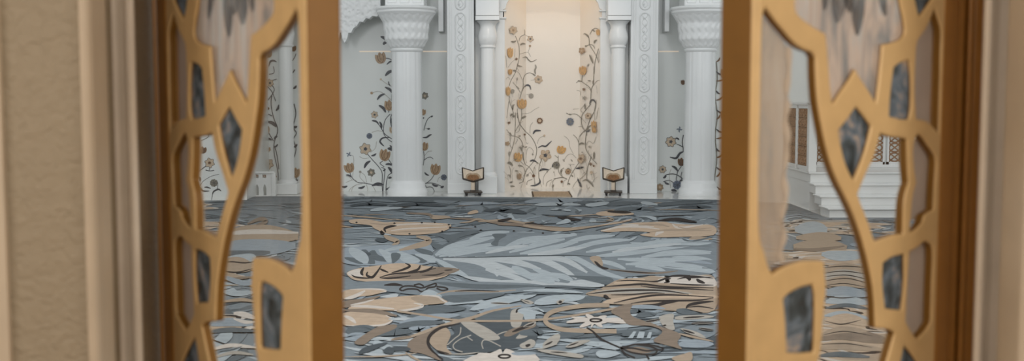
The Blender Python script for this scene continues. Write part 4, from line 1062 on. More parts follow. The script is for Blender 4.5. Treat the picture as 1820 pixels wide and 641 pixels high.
# flowing two-tone leaf ground over the whole field
rc = random.Random(11)
def flow(x, y):
    return .9 * math.sin(.55 * x + .4) + .8 * math.cos(.43 * y + .35 * x) + .5 * math.sin(1.1 * x - .7 * y)
def flow2(x, y):
    return math.sin(.9 * x + 1.3 * y + 1) + math.cos(1.2 * x - .8 * y)
for kk in range(2300):
    y = 4.2 + (18.1 - 4.2) * rc.random(); xm_ = .62 * y
    x = rc.uniform(-xm_ * .85, xm_ * .85)
    tone = flow2(x, y)
    if y > 14.2: ks = ['dark', 'mid', 'dark', 'mid', 'blue', 'light']
    elif tone > .3: ks = ['light', 'light', 'blue', 'pale', 'mid', 'dark']
    elif tone < -.7: ks = ['deep', 'dark', 'mid', 'dark', 'blue', 'light']
    else: ks = ['light', 'mid', 'dark', 'blue', 'dark', 'light']
    cleaf_xy((x, y), flow(x, y) + rc.gauss(0, .25), rc.uniform(.35, .95), rc.uniform(.035, .11), rc.gauss(0, .8), rc.choice(ks))
# scattered blooms and stems where the photograph shows less detail, seen through the fretwork
def bloom(x, y, r, rot, k1, k2, k3):
    n = rc.choice((5, 6, 7)); ph = rc.uniform(0, 6.28); am = rc.uniform(.10, .2)
    def ring(f):
        return [(x + f * r * (1 + am * math.cos(n * a + ph)) * math.cos(a + rot) * 1.25, y + f * r * (1 + am * math.cos(n * a + ph)) * math.sin(a + rot) * .9) for a in [2 * math.pi * q / 42 for q in range(43)]]
    if not all(on_carpet(px, py, .05) for px, py in ring(1.1)): return
    cpoly_xy(ring(1.06)[:-1], k3); cpoly_xy(ring(.97)[:-1], k1)
    for f, k, w in ((.78, k2, .12), (.55, k3, .05), (.36, k2, .12)):
        q = ring(f); a = rc.randrange(40); m_ = rc.randrange(16, 30)
        cstrip([Vector(q[(a + i) % 42]) for i in range(m_)], w * r / .5, k, True, .1, .6)
    for i in range(3):
        q = ring(rc.uniform(.3, 1.0)); a = rc.randrange(40)
        cstrip([Vector(q[(a + i_) % 42]) for i_ in range(rc.randrange(8, 18))], .035, 'black', True, .1, 1.0)
for kk in range(34):
    y = rc.uniform(6.5, 17.2); s = rc.choice((-1, 1))
    x = s * rc.uniform(.20 * y + .75, .40 * y + .4)
    bloom(x, y, rc.uniform(.3, .6), rc.uniform(0, 6.28), 'peach', rc.choice(('tan', 'beige')), 'cream')
    P = []; px_, py_, th = x, y, rc.uniform(0, 6.28)
    for i in range(12): P.append(Vector((px_, py_))); th += rc.gauss(0, .28); px_ += .14 * math.cos(th); py_ += .14 * math.sin(th)
    cstrip(P, .05, rc.choice(('tan', 'brown')), True)
for kk in range(26):
    y = rc.uniform(13.0, 16.8); x = rc.uniform(-2.8, 2.8)
    cleaf_xy((x, y), rc.gauss(0, .5), rc.uniform(.4, 1.1), rc.uniform(.05, .12), rc.gauss(0, .7), rc.choice(('tan', 'brown', 'peach', 'black', 'deep')))

A, B = tile(600, 340, 4.006), tile(930, 340, 4.006)
C, D = tile(600, 480, 3.98), tile(930, 480, 3.98)
# --- dark far band
for G, pts, w, k in [(A, [(40, 66), (400, 62), (900, 70), (1400, 66)], .5, 'dark'), (A, [(380, 118), (560, 98), (760, 112)], .3, 'deep'), (A, [(100, 112), (220, 98), (340, 108)], .25, 'deep'), (A, [(1060, 150), (1180, 140), (1330, 168)], .3, 'deep'), (A, [(700, 70), (840, 88), (1000, 82)], .3, 'mid'), (A, [(60, 85), (240, 70), (420, 84)], .25, 'mid'), (A, [(250, 150), (340, 130), (460, 122)], .25, 'light'), (A, [(880, 105), (1000, 92), (1160, 96)], .3, 'blue'),
    (B, [(40, 90), (220, 72), (420, 76)], .5, 'blue'), (B, [(100, 110), (240, 98), (400, 108)], .35, 'light'), (B, [(420, 98), (500, 86), (640, 92)], .3, 'dark'), (B, [(480, 116), (520, 100), (590, 82)], .25, 'light'), (B, [(620, 112), (720, 90), (840, 86)], .3, 'dark'), (B, [(860, 78), (900, 96), (960, 108)], .22, 'light'), (B, [(980, 110), (1100, 90), (1340, 84)], .3, 'dark'), (B, [(1140, 128), (1220, 118), (1340, 122)], .3, 'deep'), (B, [(660, 148), (800, 128), (960, 140)], .25, 'dark')]: cst(G, pts, w, k)
# --- light plume of feathered leaves in the middle
cpoly(A, [(640, 320), (740, 335), (800, 370), (880, 335), (1010, 300), (930, 288), (800, 318), (720, 305)], 'dark')
cpoly(A, [(690, 430), (800, 370), (950, 320), (1180, 310), (1400, 330), (1400, 620), (1100, 641), (820, 600), (700, 520)], 'dark')
cpoly(B, [(0, 340), (300, 345), (700, 380), (1340, 360), (1345, 600), (900, 610), (600, 630), (300, 641), (0, 641)], 'mid')
for a, b, w, bd, k in [((700, 465), (1050, 310), .16, .10, 'light'), ((720, 468), (1180, 335), .13, -.06, 'light'), ((740, 470), (1400, 430), .15, .05, 'light'), ((760, 462), (1280, 385), .12, .05, 'light'), ((820, 500), (1390, 628), .18, .06, 'light'), ((830, 485), (1400, 545), .14, .04, 'light'), ((690, 515), (900, 478), .10, -.1, 'light'), ((720, 530), (1010, 500), .10, -.05, 'light'), ((900, 405), (1140, 318), .10, .1, 'blue'), ((820, 400), (1000, 330), .09, .1, 'light'), ((850, 540), (1250, 640), .15, .05, 'light'), ((1000, 520), (1400, 590), .12, -.05, 'blue'), ((860, 470), (1400, 480), .08, .02, 'pale'), ((1180, 330), (1400, 300), .12, .1, 'light'), ((1240, 380), (1400, 345), .10, .1, 'light'), ((700, 600), (1050, 590), .12, .04, 'light')]:
    d = (b[0] - a[0], b[1] - a[1]); cst(A, [a, (a[0] + d[0] * .5 - d[1] * bd * 1.2, a[1] + d[1] * .5 - abs(d[0]) * bd * .35), b], w, k)
for pts in ([(720, 466), (900, 462), (1400, 455)], [(800, 500), (1000, 560), (1380, 641)], [(900, 400), (1010, 385), (1130, 395)], [(1250, 560), (1330, 590), (1400, 600)], [(830, 520), (1000, 500), (1400, 520)]): cst(A, pts, .05, 'deep')
for a, b, w, k in [((0, 385), (520, 360), .13, 'light'), ((40, 400), (560, 395), .10, 'blue'), ((0, 440), (420, 400), .14, 'light'), ((0, 470), (500, 425), .10, 'light'), ((520, 400), (1000, 385), .08, 'light'), ((560, 430), (1100, 395), .08, 'blue'), ((540, 460), (900, 440), .08, 'light'), ((900, 440), (1340, 375), .12, 'light'), ((940, 455), (1340, 440), .10, 'light'), ((880, 400), (1300, 350), .08, 'blue'), ((600, 490), (980, 520), .10, 'light'), ((640, 510), (1080, 515), .08, 'light'), ((660, 520), (1000, 580), .12, 'light'), ((920, 525), (1350, 592), .18, 'light'), ((1000, 500), (1340, 530), .10, 'blue'), ((1060, 480), (1340, 500), .08, 'light'), ((0, 545), (360, 590), .20, 'light'), ((40, 600), (200, 641), .16, 'light'), ((180, 560), (440, 600), .14, 'pale'), ((360, 520), (700, 630), .14, 'light'), ((0, 500), (320, 560), .12, 'light')]:
    d = (b[0] - a[0], b[1] - a[1]); cst(B, [a, (a[0] + d[0] * .5, a[1] + d[1] * .5 - 12), b], w * 1.4, k)
for pts, w in (([(0, 472), (150, 478), (300, 500), (420, 560), (440, 590)], .09), ([(100, 560), (160, 610), (240, 641)], .12), ([(300, 590), (450, 600), (640, 641)], .10), ([(520, 430), (620, 460), (900, 445)], .05), ([(620, 470), (800, 490), (1000, 480)], .05), ([(950, 410), (1050, 400), (1340, 400)], .05), ([(1000, 545), (1100, 550), (1340, 560)], .05)): cst(B, pts, w, 'dark')
PL = tile(600, 340, 2.13)
cpoly(PL, [(350, 250), (420, 210), (520, 175), (660, 160), (900, 168), (1080, 185), (1130, 240), (1110, 320), (1000, 362), (800, 362), (560, 345), (420, 300)], 'mid')
for pts, w in [([(370, 248), (440, 214), (595, 178)], 12), ([(385, 253), (480, 226), (605, 202)], 9), ([(420, 252), (540, 228), (665, 216)], 8), ([(500, 186), (560, 166), (650, 158)], 8), ([(450, 212), (520, 190), (580, 182)], 6), ([(620, 228), (700, 192), (800, 177)], 10), ([(650, 237), (760, 206), (860, 186)], 9), ([(690, 242), (800, 222), (910, 196)], 9), ([(720, 247), (840, 233), (970, 206)], 9), ([(700, 205), (800, 180), (905, 170)], 8), ([(860, 202), (940, 181), (1050, 172)], 8), ([(900, 217), (1000, 196), (1110, 188)], 8), ([(940, 236), (1040, 220), (1170, 205)], 8), ([(980, 251), (1100, 240), (1250, 224)], 8), ([(1040, 236), (1150, 216), (1300, 204)], 8), ([(1100, 215), (1230, 196), (1405, 190)], 8), ([(1150, 256), (1260, 241), (1412, 240)], 8), ([(1060, 262), (1200, 266), (1400, 262)], 8), ([(1090, 282), (1230, 280), (1380, 296)], 9), ([(560, 240), (640, 222), (720, 210)], 7),
    ([(400, 262), (520, 272), (585, 300), (606, 328)], 10), ([(440, 258), (560, 276), (700, 322)], 12), ([(520, 256), (660, 270), (770, 302)], 11), ([(560, 302), (640, 322), (730, 352)], 10), ([(660, 292), (700, 312), (765, 347)], 13), ([(640, 258), (760, 263), (850, 300), (905, 337)], 11), ([(760, 256), (860, 266), (945, 314)], 10), ([(740, 300), (800, 322), (840, 347)], 10), ([(860, 252), (910, 264), (1000, 312), (1085, 337)], 10), ([(600, 346), (760, 354), (900, 362)], 8), ([(370, 262), (430, 296), (500, 335)], 10), ([(880, 348), (940, 358), (1010, 364)], 10), ([(480, 330), (560, 344), (640, 350)], 8), ([(980, 268), (1040, 280), (1090, 300)], 8)]:
    cst(PL, pts, w, 'light' if (pts[0][0] // 10) % 4 else 'pale', True, 7, w)
cst(PL, [(345, 256), (500, 256), (700, 251), (900, 249), (1010, 258)], 2, 'deep', True, 8, 2.2)
cpoly(PL, [(585, 168), (625, 165), (640, 172), (612, 190), (605, 212), (580, 205), (596, 186)], 'dark')
# --- swirl at the left of the plume
cpoly(A, [(40, 420), (200, 400), (420, 390), (640, 380), (680, 450), (640, 530), (300, 540), (40, 520)], 'blue')
for pts, w, k in [([(190, 425), (172, 470), (250, 530)], .16, 'dark'), ([(255, 430), (245, 465), (300, 495), (350, 512)], .13, 'dark'), ([(500, 460), (580, 485), (605, 522)], .16, 'dark'), ([(560, 415), (620, 440), (665, 468)], .12, 'dark'), ([(60, 480), (120, 500), (170, 530)], .10, 'dark'), ([(120, 440), (180, 455), (210, 470)], .12, 'deep'), ([(330, 440), (400, 420), (480, 405), (600, 400)], .12, 'light'), ([(300, 420), (360, 470), (370, 520)], .10, 'light'), ([(440, 440), (520, 500), (530, 525)], .16, 'light'), ([(100, 410), (150, 460), (200, 525)], .14, 'light'), ([(560, 455), (640, 480), (680, 520)], .12, 'light')]: cst(A, pts, w, k)
cpoly(A, [(385, 452), (445, 455), (440, 490), (395, 525), (385, 500)], 'dark'); cpoly(A, [(655, 378), (735, 388), (755, 410), (705, 422)], 'dark'); cpoly(A, [(265, 355), (310, 338), (362, 355), (320, 373)], 'deep')
# --- far peach bloom
cpoly(A, [(90, 212), (200, 206), (330, 228), (420, 225), (600, 230), (790, 240), (800, 268), (740, 298), (620, 315), (450, 320), (340, 306), (260, 272), (230, 250), (100, 236)], 'peach')
for pts, w, k in [([(350, 268), (430, 248), (600, 240), (750, 245)], .05, 'cream'), ([(380, 290), (500, 275), (780, 262)], .05, 'cream'), ([(370, 305), (520, 295), (720, 290)], .05, 'tan'), ([(230, 235), (330, 245), (420, 235)], .06, 'tan'), ([(345, 300), (335, 275), (380, 258), (420, 255)], .045, 'black'), ([(318, 290), (312, 302), (335, 310)], .06, 'black')]: cst(A, pts, w, k)
for x, y in ((135, 230), (405, 236), (512, 312), (692, 230), (792, 246), (745, 294), (800, 265), (600, 232)): cpoly(A, [(x - 9, y), (x, y - 6), (x + 9, y), (x, y + 6)], 'black')
cpoly(A, [(500, 160), (640, 163), (690, 178), (780, 182), (800, 198), (690, 207), (662, 195), (640, 175), (510, 168)], 'tan'); cst(A, [(500, 165), (620, 168), (670, 182), (660, 200)], .10, 'brown')
cpoly(A, [(935, 155), (985, 140), (1000, 160), (930, 172)], 'peach'); cst(A, [(820, 182), (900, 188), (960, 184)], .12, 'pale')
cst(A, [(440, 430), (540, 405), (640, 375), (640, 348), (560, 330)], .20, 'tan'); cst(A, [(330, 322), (360, 340), (430, 368), (390, 392)], .16, 'tan')
cst(A, [(40, 180), (260, 195), (480, 215)], .07, 'tan'); cst(A, [(60, 165), (200, 180), (420, 210)], .08, 'dark')
cst(A, [(800, 200), (1000, 210), (1200, 240), (1400, 225)], .10, 'brown'); cst(A, [(1000, 225), (1200, 215), (1400, 250)], .09, 'tan'); cst(A, [(1140, 245), (1280, 245), (1400, 270)], .12, 'brown'); cst(A, [(1340, 240), (1400, 250), (1440, 265)], .10, 'black'); cst(A, [(870, 232), (940, 225), (1000, 205), (1060, 220)], .07, 'tan'); cst(A, [(1140, 218), (1200, 212), (1240, 200)], .05, 'black')
for x, y in ((1020, 285), (1255, 290), (980, 260)): cpoly(A, [(x - 8, y), (x, y - 5), (x + 8, y), (x, y + 5)], 'black')
# --- tan tulip with black veins
cpoly(A, [(68, 590), (150, 560), (300, 538), (420, 524), (560, 530), (640, 545), (865, 565), (800, 600), (740, 628), (560, 665), (400, 672), (250, 660), (130, 645), (85, 622)], 'peach')
cpoly(A, [(690, 552), (868, 566), (790, 605), (700, 625), (520, 640), (330, 630), (430, 605), (560, 590)], 'brown')
cpoly(A, [(70, 592), (150, 565), (180, 600), (170, 625), (100, 618)], 'cream')
for pts, w in [([(98, 606), (125, 622), (180, 630), (240, 632)], .030), ([(187, 555), (170, 590), (182, 612)], .05), ([(215, 585), (208, 610), (245, 625), (278, 592), (312, 540)], .045), ([(298, 562), (325, 575), (362, 590)], .035), ([(385, 592), (460, 572), (515, 545), (482, 524)], .04), ([(500, 588), (570, 570), (590, 536)], .04), ([(585, 592), (645, 572), (680, 546)], .04), ([(300, 625), (400, 600), (560, 588), (700, 560)], .03), ([(300, 628), (380, 632), (520, 615)], .03), ([(600, 610), (700, 608), (760, 590)], .025), ([(760, 575), (820, 572)], .02)]: cst(A, pts, w, 'black')
cst(A, [(350, 655), (520, 650), (700, 625)], .05, 'peach')
# --- far right peach bloom
cpoly(B, [(520, 162), (580, 150), (680, 152), (770, 160), (780, 174), (650, 182), (540, 180)], 'peach'); cst(B, [(600, 152), (700, 156), (770, 158)], .05, 'black')
cpoly(B, [(550, 290), (640, 264), (760, 236), (900, 228), (1010, 225), (1060, 238), (1200, 246), (1352, 252), (1352, 322), (1100, 334), (950, 336), (830, 320), (905, 302), (740, 292), (620, 300)], 'peach')
for pts, w, k in [([(555, 294), (690, 262), (840, 262), (970, 278)], .08, 'cream'), ([(700, 242), (770, 246), (930, 262)], .06, 'cream'), ([(1060, 240), (1110, 268), (1280, 246)], .08, 'cream'), ([(940, 326), (960, 305), (1000, 298)], .12, 'cream'), ([(900, 300), (1050, 285), (1340, 290)], .06, 'tan'), ([(820, 250), (960, 245), (1040, 262)], .08, 'tan'), ([(1100, 262), (1200, 280), (1340, 270)], .06, 'tan')]: cst(B, pts, w, k)
cst(B, [(1180, 350), (1230, 342), (1345, 350)], .12, 'tan'); cst(B, [(1130, 345), (1200, 365), (1345, 335)], .06, 'dark')
for pts, w, k in [([(130, 172), (250, 182), (340, 176)], .10, 'deep'), ([(245, 190), (330, 205), (410, 212)], .12, 'black'), ([(10, 240), (90, 248), (180, 268)], .12, 'black'), ([(0, 250), (110, 266), (300, 280), (520, 256)], .14, 'tan'), ([(0, 240), (120, 255), (300, 268)], .06, 'brown'), ([(960, 218), (1080, 206), (1150, 215), (1235, 228)], .09, 'black'), ([(590, 215), (640, 210), (600, 190)], .08, 'tan'), ([(200, 140), (270, 135), (330, 150)], .14, 'light'), ([(800, 185), (900, 190), (940, 215)], .12, 'light'), ([(240, 245), (300, 225), (310, 205)], .12, 'light')]: cst(B, pts, w, k)
cpoly(B, [(130, 307), (140, 300), (150, 307), (140, 314)], 'black')
# --- the bud with its long stem
cst(B, [(600, 565), (760, 585), (950, 595), (1100, 578)], .06, 'brown'); cst(B, [(620, 572), (800, 588), (940, 596)], .02, 'black')
cpoly(B, [(475, 480), (540, 474), (566, 520), (560, 548), (525, 540), (488, 510)], 'tan'); cpoly(B, [(505, 510), (525, 515), (560, 545), (608, 560), (580, 570), (530, 545)], 'black')
# --- near left blooms
cpoly(C, [(40, 110), (300, 90), (760, 90), (1393, 110), (1393, 160), (740, 200), (300, 160), (40, 150)], 'mid'); cst(C, [(700, 100), (1000, 130), (1393, 125)], .14, 'dark'); cst(C, [(330, 120), (400, 115), (460, 122)], .05, 'black')
for pts in ([(460, 160), (440, 150), (470, 128), (540, 128), (590, 140), (630, 130), (660, 118), (695, 108), (690, 130), (640, 140), (620, 160), (590, 166), (560, 150), (500, 148), (460, 160)], [(700, 130), (760, 138), (778, 150), (740, 158), (700, 142)], [(540, 120), (580, 112), (610, 128)]): cst(C, pts, .028, 'black', False)
cpoly(C, [(580, 190), (650, 150), (740, 200), (650, 200)], 'light'); cpoly(C, [(300, 205), (400, 180), (430, 190), (400, 210)], 'pale')
cpoly(C, [(45, 162), (150, 145), (260, 146), (342, 160), (250, 190), (150, 202), (45, 222)], 'peach'); cst(C, [(50, 218), (120, 200), (195, 160)], .10, 'cream'); cst(C, [(90, 152), (200, 147), (300, 150), (345, 162), (300, 175)], .04, 'cream')
cpoly(C, [(45, 235), (200, 214), (305, 196), (240, 228), (120, 268), (45, 280)], 'brown')
cpoly(C, [(75, 285), (200, 236), (400, 205), (640, 190), (735, 212), (775, 246), (620, 262), (500, 302), (300, 298), (140, 296)], 'peach'); cpoly(C, [(520, 208), (640, 192), (730, 215), (770, 244), (640, 258), (560, 240)], 'tan')
for pts, w in (([(95, 270), (220, 272), (400, 288)], .07), ([(400, 302), (480, 300), (580, 280), (600, 262), (540, 248)], .07), ([(600, 194), (700, 200), (740, 225), (775, 246)], .05), ([(90, 262), (180, 245), (260, 222)], .05)): cst(C, pts, w, 'cream')
cpoly(C, [(40, 320), (200, 308), (330, 328), (385, 368), (330, 402), (150, 412), (40, 402)], 'peach'); cst(C, [(45, 340), (95, 360), (130, 392)], .10, 'cream'); cst(C, [(60, 408), (200, 412), (330, 402), (388, 366), (340, 335)], .05, 'cream'); cst(C, [(360, 362), (480, 362), (610, 366)], .07, 'pale')
cst(C, [(45, 300), (250, 305), (420, 340)], .12, 'brown')
for a, b, w, k in [((500, 350), (900, 290), .12, 'dark'), ((450, 400), (860, 330), .14, 'blue'), ((560, 300), (910, 285), .10, 'dark'), ((760, 260), (1050, 240), .12, 'light'), ((950, 300), (1393, 185), .16, 'light'), ((1000, 320), (1393, 260), .12, 'blue'), ((380, 430), (760, 385), .12, 'dark'), ((90, 470), (260, 420), .16, 'dark'), ((60, 480), (160, 520), .16, 'blue'), ((240, 480), (520, 460), .14, 'dark'), ((520, 440), (640, 455), .12, 'blue')]:
    cst(C, [a, ((a[0] + b[0]) / 2, (a[1] + b[1]) / 2 - 14), b], w, k)
cpoly(C, [(740, 200), (900, 188), (1130, 178), (1180, 186), (1080, 214), (920, 240), (800, 242)], 'dark')
cst(C, [(700, 186), (800, 164), (950, 160), (1100, 166), (1260, 155)], .055, 'tan'); cst(C, [(830, 164), (960, 158), (1140, 164)], .022, 'black')
cpoly(C, [(980, 345), (1100, 310), (1215, 285), (1240, 320), (1225, 370), (1000, 372)], 'dark')
cpoly(C, [(800, 392), (1000, 388), (1393, 390), (1393, 530), (1280, 560), (1100, 595), (900, 606), (800, 570), (780, 500), (830, 460)], 'deep')
cpoly(C, [(870, 384), (965, 384), (1090, 445), (1150, 502), (1060, 512), (960, 460)], 'beige')
cpoly(C, [(1228, 305), (1300, 286), (1325, 300), (1312, 350), (1290, 415), (1230, 412)], 'beige'); cpoly(C, [(1320, 310), (1393, 300), (1393, 370), (1330, 372)], 'light'); cst(C, [(1262, 318), (1275, 298), (1300, 292)], .045, 'black')
for pts, w in (([(1085, 248), (1150, 250), (1220, 254)], .02), ([(1295, 222), (1330, 235), (1370, 248)], .022)): cst(C, pts, w * 3.2, 'beige'); cst(C, pts, w, 'black')
cst(C, [(420, 305), (600, 332), (800, 366), (1000, 376), (1393, 374)], .055, 'tan', False); cst(C, [(380, 510), (500, 492), (640, 445), (800, 392), (960, 350), (1100, 302), (1300, 268)], .09, 'tan', True)
cpoly(C, [(500, 532), (560, 485), (640, 455), (690, 430), (720, 430), (650, 490), (645, 560), (700, 625), (730, 660), (600, 610), (505, 592)], 'brown')
cpoly(C, [(655, 490), (725, 428), (775, 428), (800, 480), (770, 560), (810, 612), (740, 605), (660, 545)], 'tan')
cst(C, [(865, 396), (780, 412), (715, 432), (655, 480), (640, 535), (670, 590), (745, 650)], .055, 'black', True, 8); cst(C, [(700, 585), (740, 600), (790, 610)], .03, 'black')
cpoly(C, [(120, 525), (260, 430), (320, 410), (410, 402), (405, 432), (260, 492), (185, 545)], 'brown'); cst(C, [(385, 505), (450, 495), (520, 485)], .06, 'brown')
for pts in ([(775, 548), (830, 500), (865, 470), (872, 420)], [(945, 478), (870, 505), (820, 545), (830, 578), (885, 598)], [(918, 490), (955, 516)], [(1030, 575), (1020, 540), (1035, 512), (1080, 520), (1155, 558)], [(1130, 475), (1180, 455), (1230, 450)]): cst(C, pts, .028, 'beige', False)
cpoly(C, [(1175, 480), (1215, 440), (1300, 415), (1393, 392), (1393, 420), (1300, 450), (1220, 485)], 'brown'); cst(C, [(1235, 455), (1300, 430), (1393, 398)], .05, 'black')
cpoly(C, [(1260, 500), (1330, 440), (1340, 490)], 'beige')
cpoly(C, [(905, 690), (925, 640), (985, 616), (1008, 602), (1080, 606), (1148, 576), (1162, 590), (1168, 608), (1176, 592), (1194, 574), (1240, 590), (1272, 606), (1330, 596), (1395, 612), (1400, 690)], 'cream', 2); cpoly(C, [(1230, 605), (1320, 595), (1393, 600), (1393, 615), (1270, 622)], 'blue')
cst(C, [(1135, 628), (1160, 618), (1200, 618), (1222, 628), (1200, 640), (1160, 640), (1135, 628)], .03, 'black', False)
cpoly(C, [(1290, 545), (1370, 510), (1400, 530), (1380, 565), (1310, 572)], 'beige'); cpoly(C, [(1325, 555), (1345, 540), (1370, 548), (1340, 566)], 'black')
for pts, w, k in (([(160, 612), (230, 570), (350, 530)], .07, 'deep'), ([(365, 560), (360, 590), (375, 612)], .06, 'deep'), ([(370, 570), (440, 575), (505, 588)], .08, 'deep'), ([(50, 632), (250, 630), (420, 622), (560, 605)], .04, 'tan'), ([(480, 600), (540, 640), (620, 680)], .06, 'tan'), ([(800, 612), (900, 612), (1000, 600)], .04, 'beige')): cst(C, pts, w, k)
# --- near right bloom with flowing veins
cpoly(D, [(310, 52), (450, 55), (600, 62), (640, 90), (590, 118), (480, 90)], 'dark'); cpoly(D, [(285, 125), (390, 82), (480, 95), (575, 126), (400, 132)], 'pale')
cpoly(D, [(380, 240), (415, 205), (480, 198), (560, 208), (540, 245), (450, 258)], 'dark')
cpoly(D, [(440, 186), (560, 138), (680, 78), (830, 68), (900, 54), (1000, 60), (1200, 52), (1352, 66), (1352, 300), (1100, 305), (920, 290), (760, 262), (560, 250), (620, 214)], 'tan')
cpoly(D, [(980, 70), (1150, 50), (1300, 55), (1352, 75), (1352, 130), (1100, 110), (950, 100)], 'cream'); cpoly(D, [(560, 245), (640, 214), (820, 196), (1050, 184), (1352, 192), (1352, 216), (1050, 212), (820, 222), (660, 246)], 'peach'); cpoly(D, [(480, 180), (620, 150), (800, 140), (1000, 150), (1200, 180), (1000, 178), (700, 180)], 'beige'); cpoly(D, [(700, 80), (830, 70), (860, 85), (780, 105), (640, 112)], 'peach')
for pts, w in [([(450, 185), (600, 166), (800, 156), (1000, 160), (1170, 186)], .028), ([(545, 134), (700, 122), (850, 114), (1000, 130), (1345, 140)], .030), ([(830, 126), (950, 140), (1150, 146), (1345, 158)], .025), ([(640, 248), (750, 222), (900, 196), (1050, 190), (1345, 206)], .030), ([(760, 252), (880, 236), (1050, 232), (1240, 228), (1345, 212)], .030), ([(845, 262), (930, 264), (1010, 246), (1100, 234)], .05), ([(1345, 236), (1260, 244), (1175, 262), (1150, 290)], .045), ([(1160, 280), (1240, 272), (1345, 288)], .022), ([(995, 104), (1030, 94), (1010, 84), (1045, 72)], .04), ([(1150, 66), (1175, 74), (1170, 88)], .05), ([(1225, 76), (1245, 92), (1285, 106)], .05), ([(1090, 78), (1140, 66), (1200, 66), (1340, 62)], .025), ([(875, 92), (950, 92), (1060, 54), (1180, 50)], .028), ([(660, 92), (760, 86), (940, 96)], .02), ([(570, 206), (580, 200), (605, 214)], .06), ([(620, 190), (760, 188), (900, 176), (1000, 178)], .022), ([(1040, 108), (1200, 118), (1345, 120)], .022), ([(1000, 60), (1200, 56), (1345, 72)], .022)]: cst(D, pts, w * 1.15, 'black')
for a, b, w, k in [((0, 130), (560, 150), .07, 'dark'), ((0, 160), (420, 175), .10, 'light'), ((0, 190), (300, 180), .06, 'dark'), ((100, 260), (420, 195), .20, 'light'), ((0, 30), (200, 110), .18, 'light'), ((160, 30), (340, 90), .12, 'light'), ((740, 280), (1000, 290), .10, 'blue'), ((760, 320), (850, 310), .09, 'dark'), ((820, 350), (940, 325), .10, 'dark'), ((1150, 330), (1200, 300), .16, 'dark'), ((20, 330), (140, 300), .20, 'light'), ((0, 480), (140, 460), .14, 'dark'), ((260, 500), (420, 455), .12, 'dark'), ((700, 480), (960, 470), .10, 'dark'), ((1120, 560), (1345, 540), .14, 'blue'), ((540, 540), (660, 580), .14, 'light'), ((560, 640), (640, 590), .12, 'light')]:
    cst(D, [a, ((a[0] + b[0]) / 2, (a[1] + b[1]) / 2 - 10), b], w, k)
cst(D, [(610, 262), (420, 268), (250, 296), (172, 332), (158, 380), (215, 420), (330, 442), (660, 450)], .12, 'tan', False, 8); cst(D, [(-10, 376), (150, 364), (300, 346), (500, 314), (660, 284)], .06, 'tan', False)
for a, b, w in (((306, 386), (400, 372), 7), ((342, 350), (430, 362), 6), ((442, 330), (480, 352), 8), ((590, 342), (540, 358), 8), ((742, 388), (640, 372), 9), ((560, 420), (525, 392), 8), ((400, 420), (460, 392), 8), ((480, 424), (492, 396), 4), ((690, 358), (600, 366), 6)):
    cst(D, [a, b, (512, 371)], w, 'cream', True, 6, w)
cpoly(D, [(420, 372), (460, 352), (520, 346), (580, 356), (620, 372), (580, 392), (520, 400), (460, 394)], 'cream', 2)
cst(D, [(470, 371), (490, 362), (530, 362), (555, 371), (530, 381), (490, 381), (470, 371)], .028, 'black', False)
cpoly(D, [(620, 312), (680, 270), (770, 254), (755, 310), (785, 350), (900, 388), (960, 412), (1110, 470), (1090, 530), (1122, 578), (1060, 562), (980, 540), (920, 516), (985, 452), (900, 412), (750, 404), (690, 352)], 'brown'); cst(D, [(1100, 466), (1200, 490), (1345, 522)], .06, 'tan')
cst(D, [(448, 424), (490, 450), (560, 510), (680, 566)], .03, 'black', False)
cpoly(D, [(680, 566), (780, 544), (900, 546), (985, 575), (940, 612), (850, 640), (760, 640), (715, 610)], 'dark'); cpoly(D, [(730, 575), (820, 562), (910, 590), (860, 608), (780, 600)], 'brown')
for pts in ([(680, 566), (730, 560), (790, 544), (890, 546), (985, 570), (975, 584), (940, 582)], [(690, 572), (720, 610), (790, 640)], [(690, 570), (780, 572), (870, 590), (940, 585), (930, 612), (860, 616), (760, 600), (690, 570)], [(800, 545), (900, 560), (950, 582)], [(870, 618), (890, 650)]): cst(D, pts, .030, 'black', False)
for o, bl in (([(140, 540), (180, 500), (235, 470), (262, 482), (240, 535), (150, 568)], [(148, 552), (170, 535), (208, 520), (190, 540)]), ([(298, 562), (340, 535), (400, 515), (475, 515), (400, 550), (340, 566)], [(310, 558), (345, 540), (392, 528), (360, 546)]), ([(0, 540), (30, 515), (62, 508), (70, 542), (25, 568)], [(15, 548), (45, 540), (50, 552), (25, 565)]), ([(235, 236), (290, 220), (280, 245), (250, 258)], [(248, 242), (262, 230), (276, 240), (260, 252)]), ([(100, 585), (200, 582), (335, 602), (420, 620), (400, 641), (200, 612)], [(190, 598), (250, 596), (320, 606), (250, 606)]), ([(0, 420), (30, 395), (90, 380), (70, 410)], [(5, 418), (40, 400), (78, 388), (60, 408)]), ([(-10, 232), (30, 225), (75, 245), (40, 258)], [(0, 228), (25, 236), (50, 248), (20, 240)])): cpoly(D, o, 'beige'); cpoly(D, bl, 'black')
cst(D, [(90, 575), (140, 572), (240, 540)], .03, 'beige', False)
cpoly(D, [(960, 350), (1060, 325), (1060, 380), (1070, 440), (1000, 420)], 'beige'); cpoly(D, [(1100, 340), (1300, 335), (1345, 350), (1200, 365), (1080, 366)], 'beige'); cpoly(D, [(1110, 430), (1180, 440), (1250, 465), (1290, 500), (1180, 470)], 'beige')
for pts, w in (([(862, 382), (910, 376), (970, 364)], .03), ([(1130, 354), (1200, 350), (1280, 345)], .03), ([(1190, 393), (1260, 390), (1345, 390)], .025), ([(1128, 440), (1165, 452), (1212, 466)], .035), ([(1240, 426), (1290, 434), (1345, 440)], .025), ([(985, 412), (1012, 406)], .03)): cst(D, pts, w * 2.6, 'beige'); cst(D, pts, w, 'black')
for pts in ([(820, 452), (860, 455), (850, 500), (800, 500)], [(890, 455), (910, 456), (900, 500), (870, 500)], [(780, 450), (800, 452), (775, 500), (740, 500)]): cpoly(D, pts, 'light', 1)
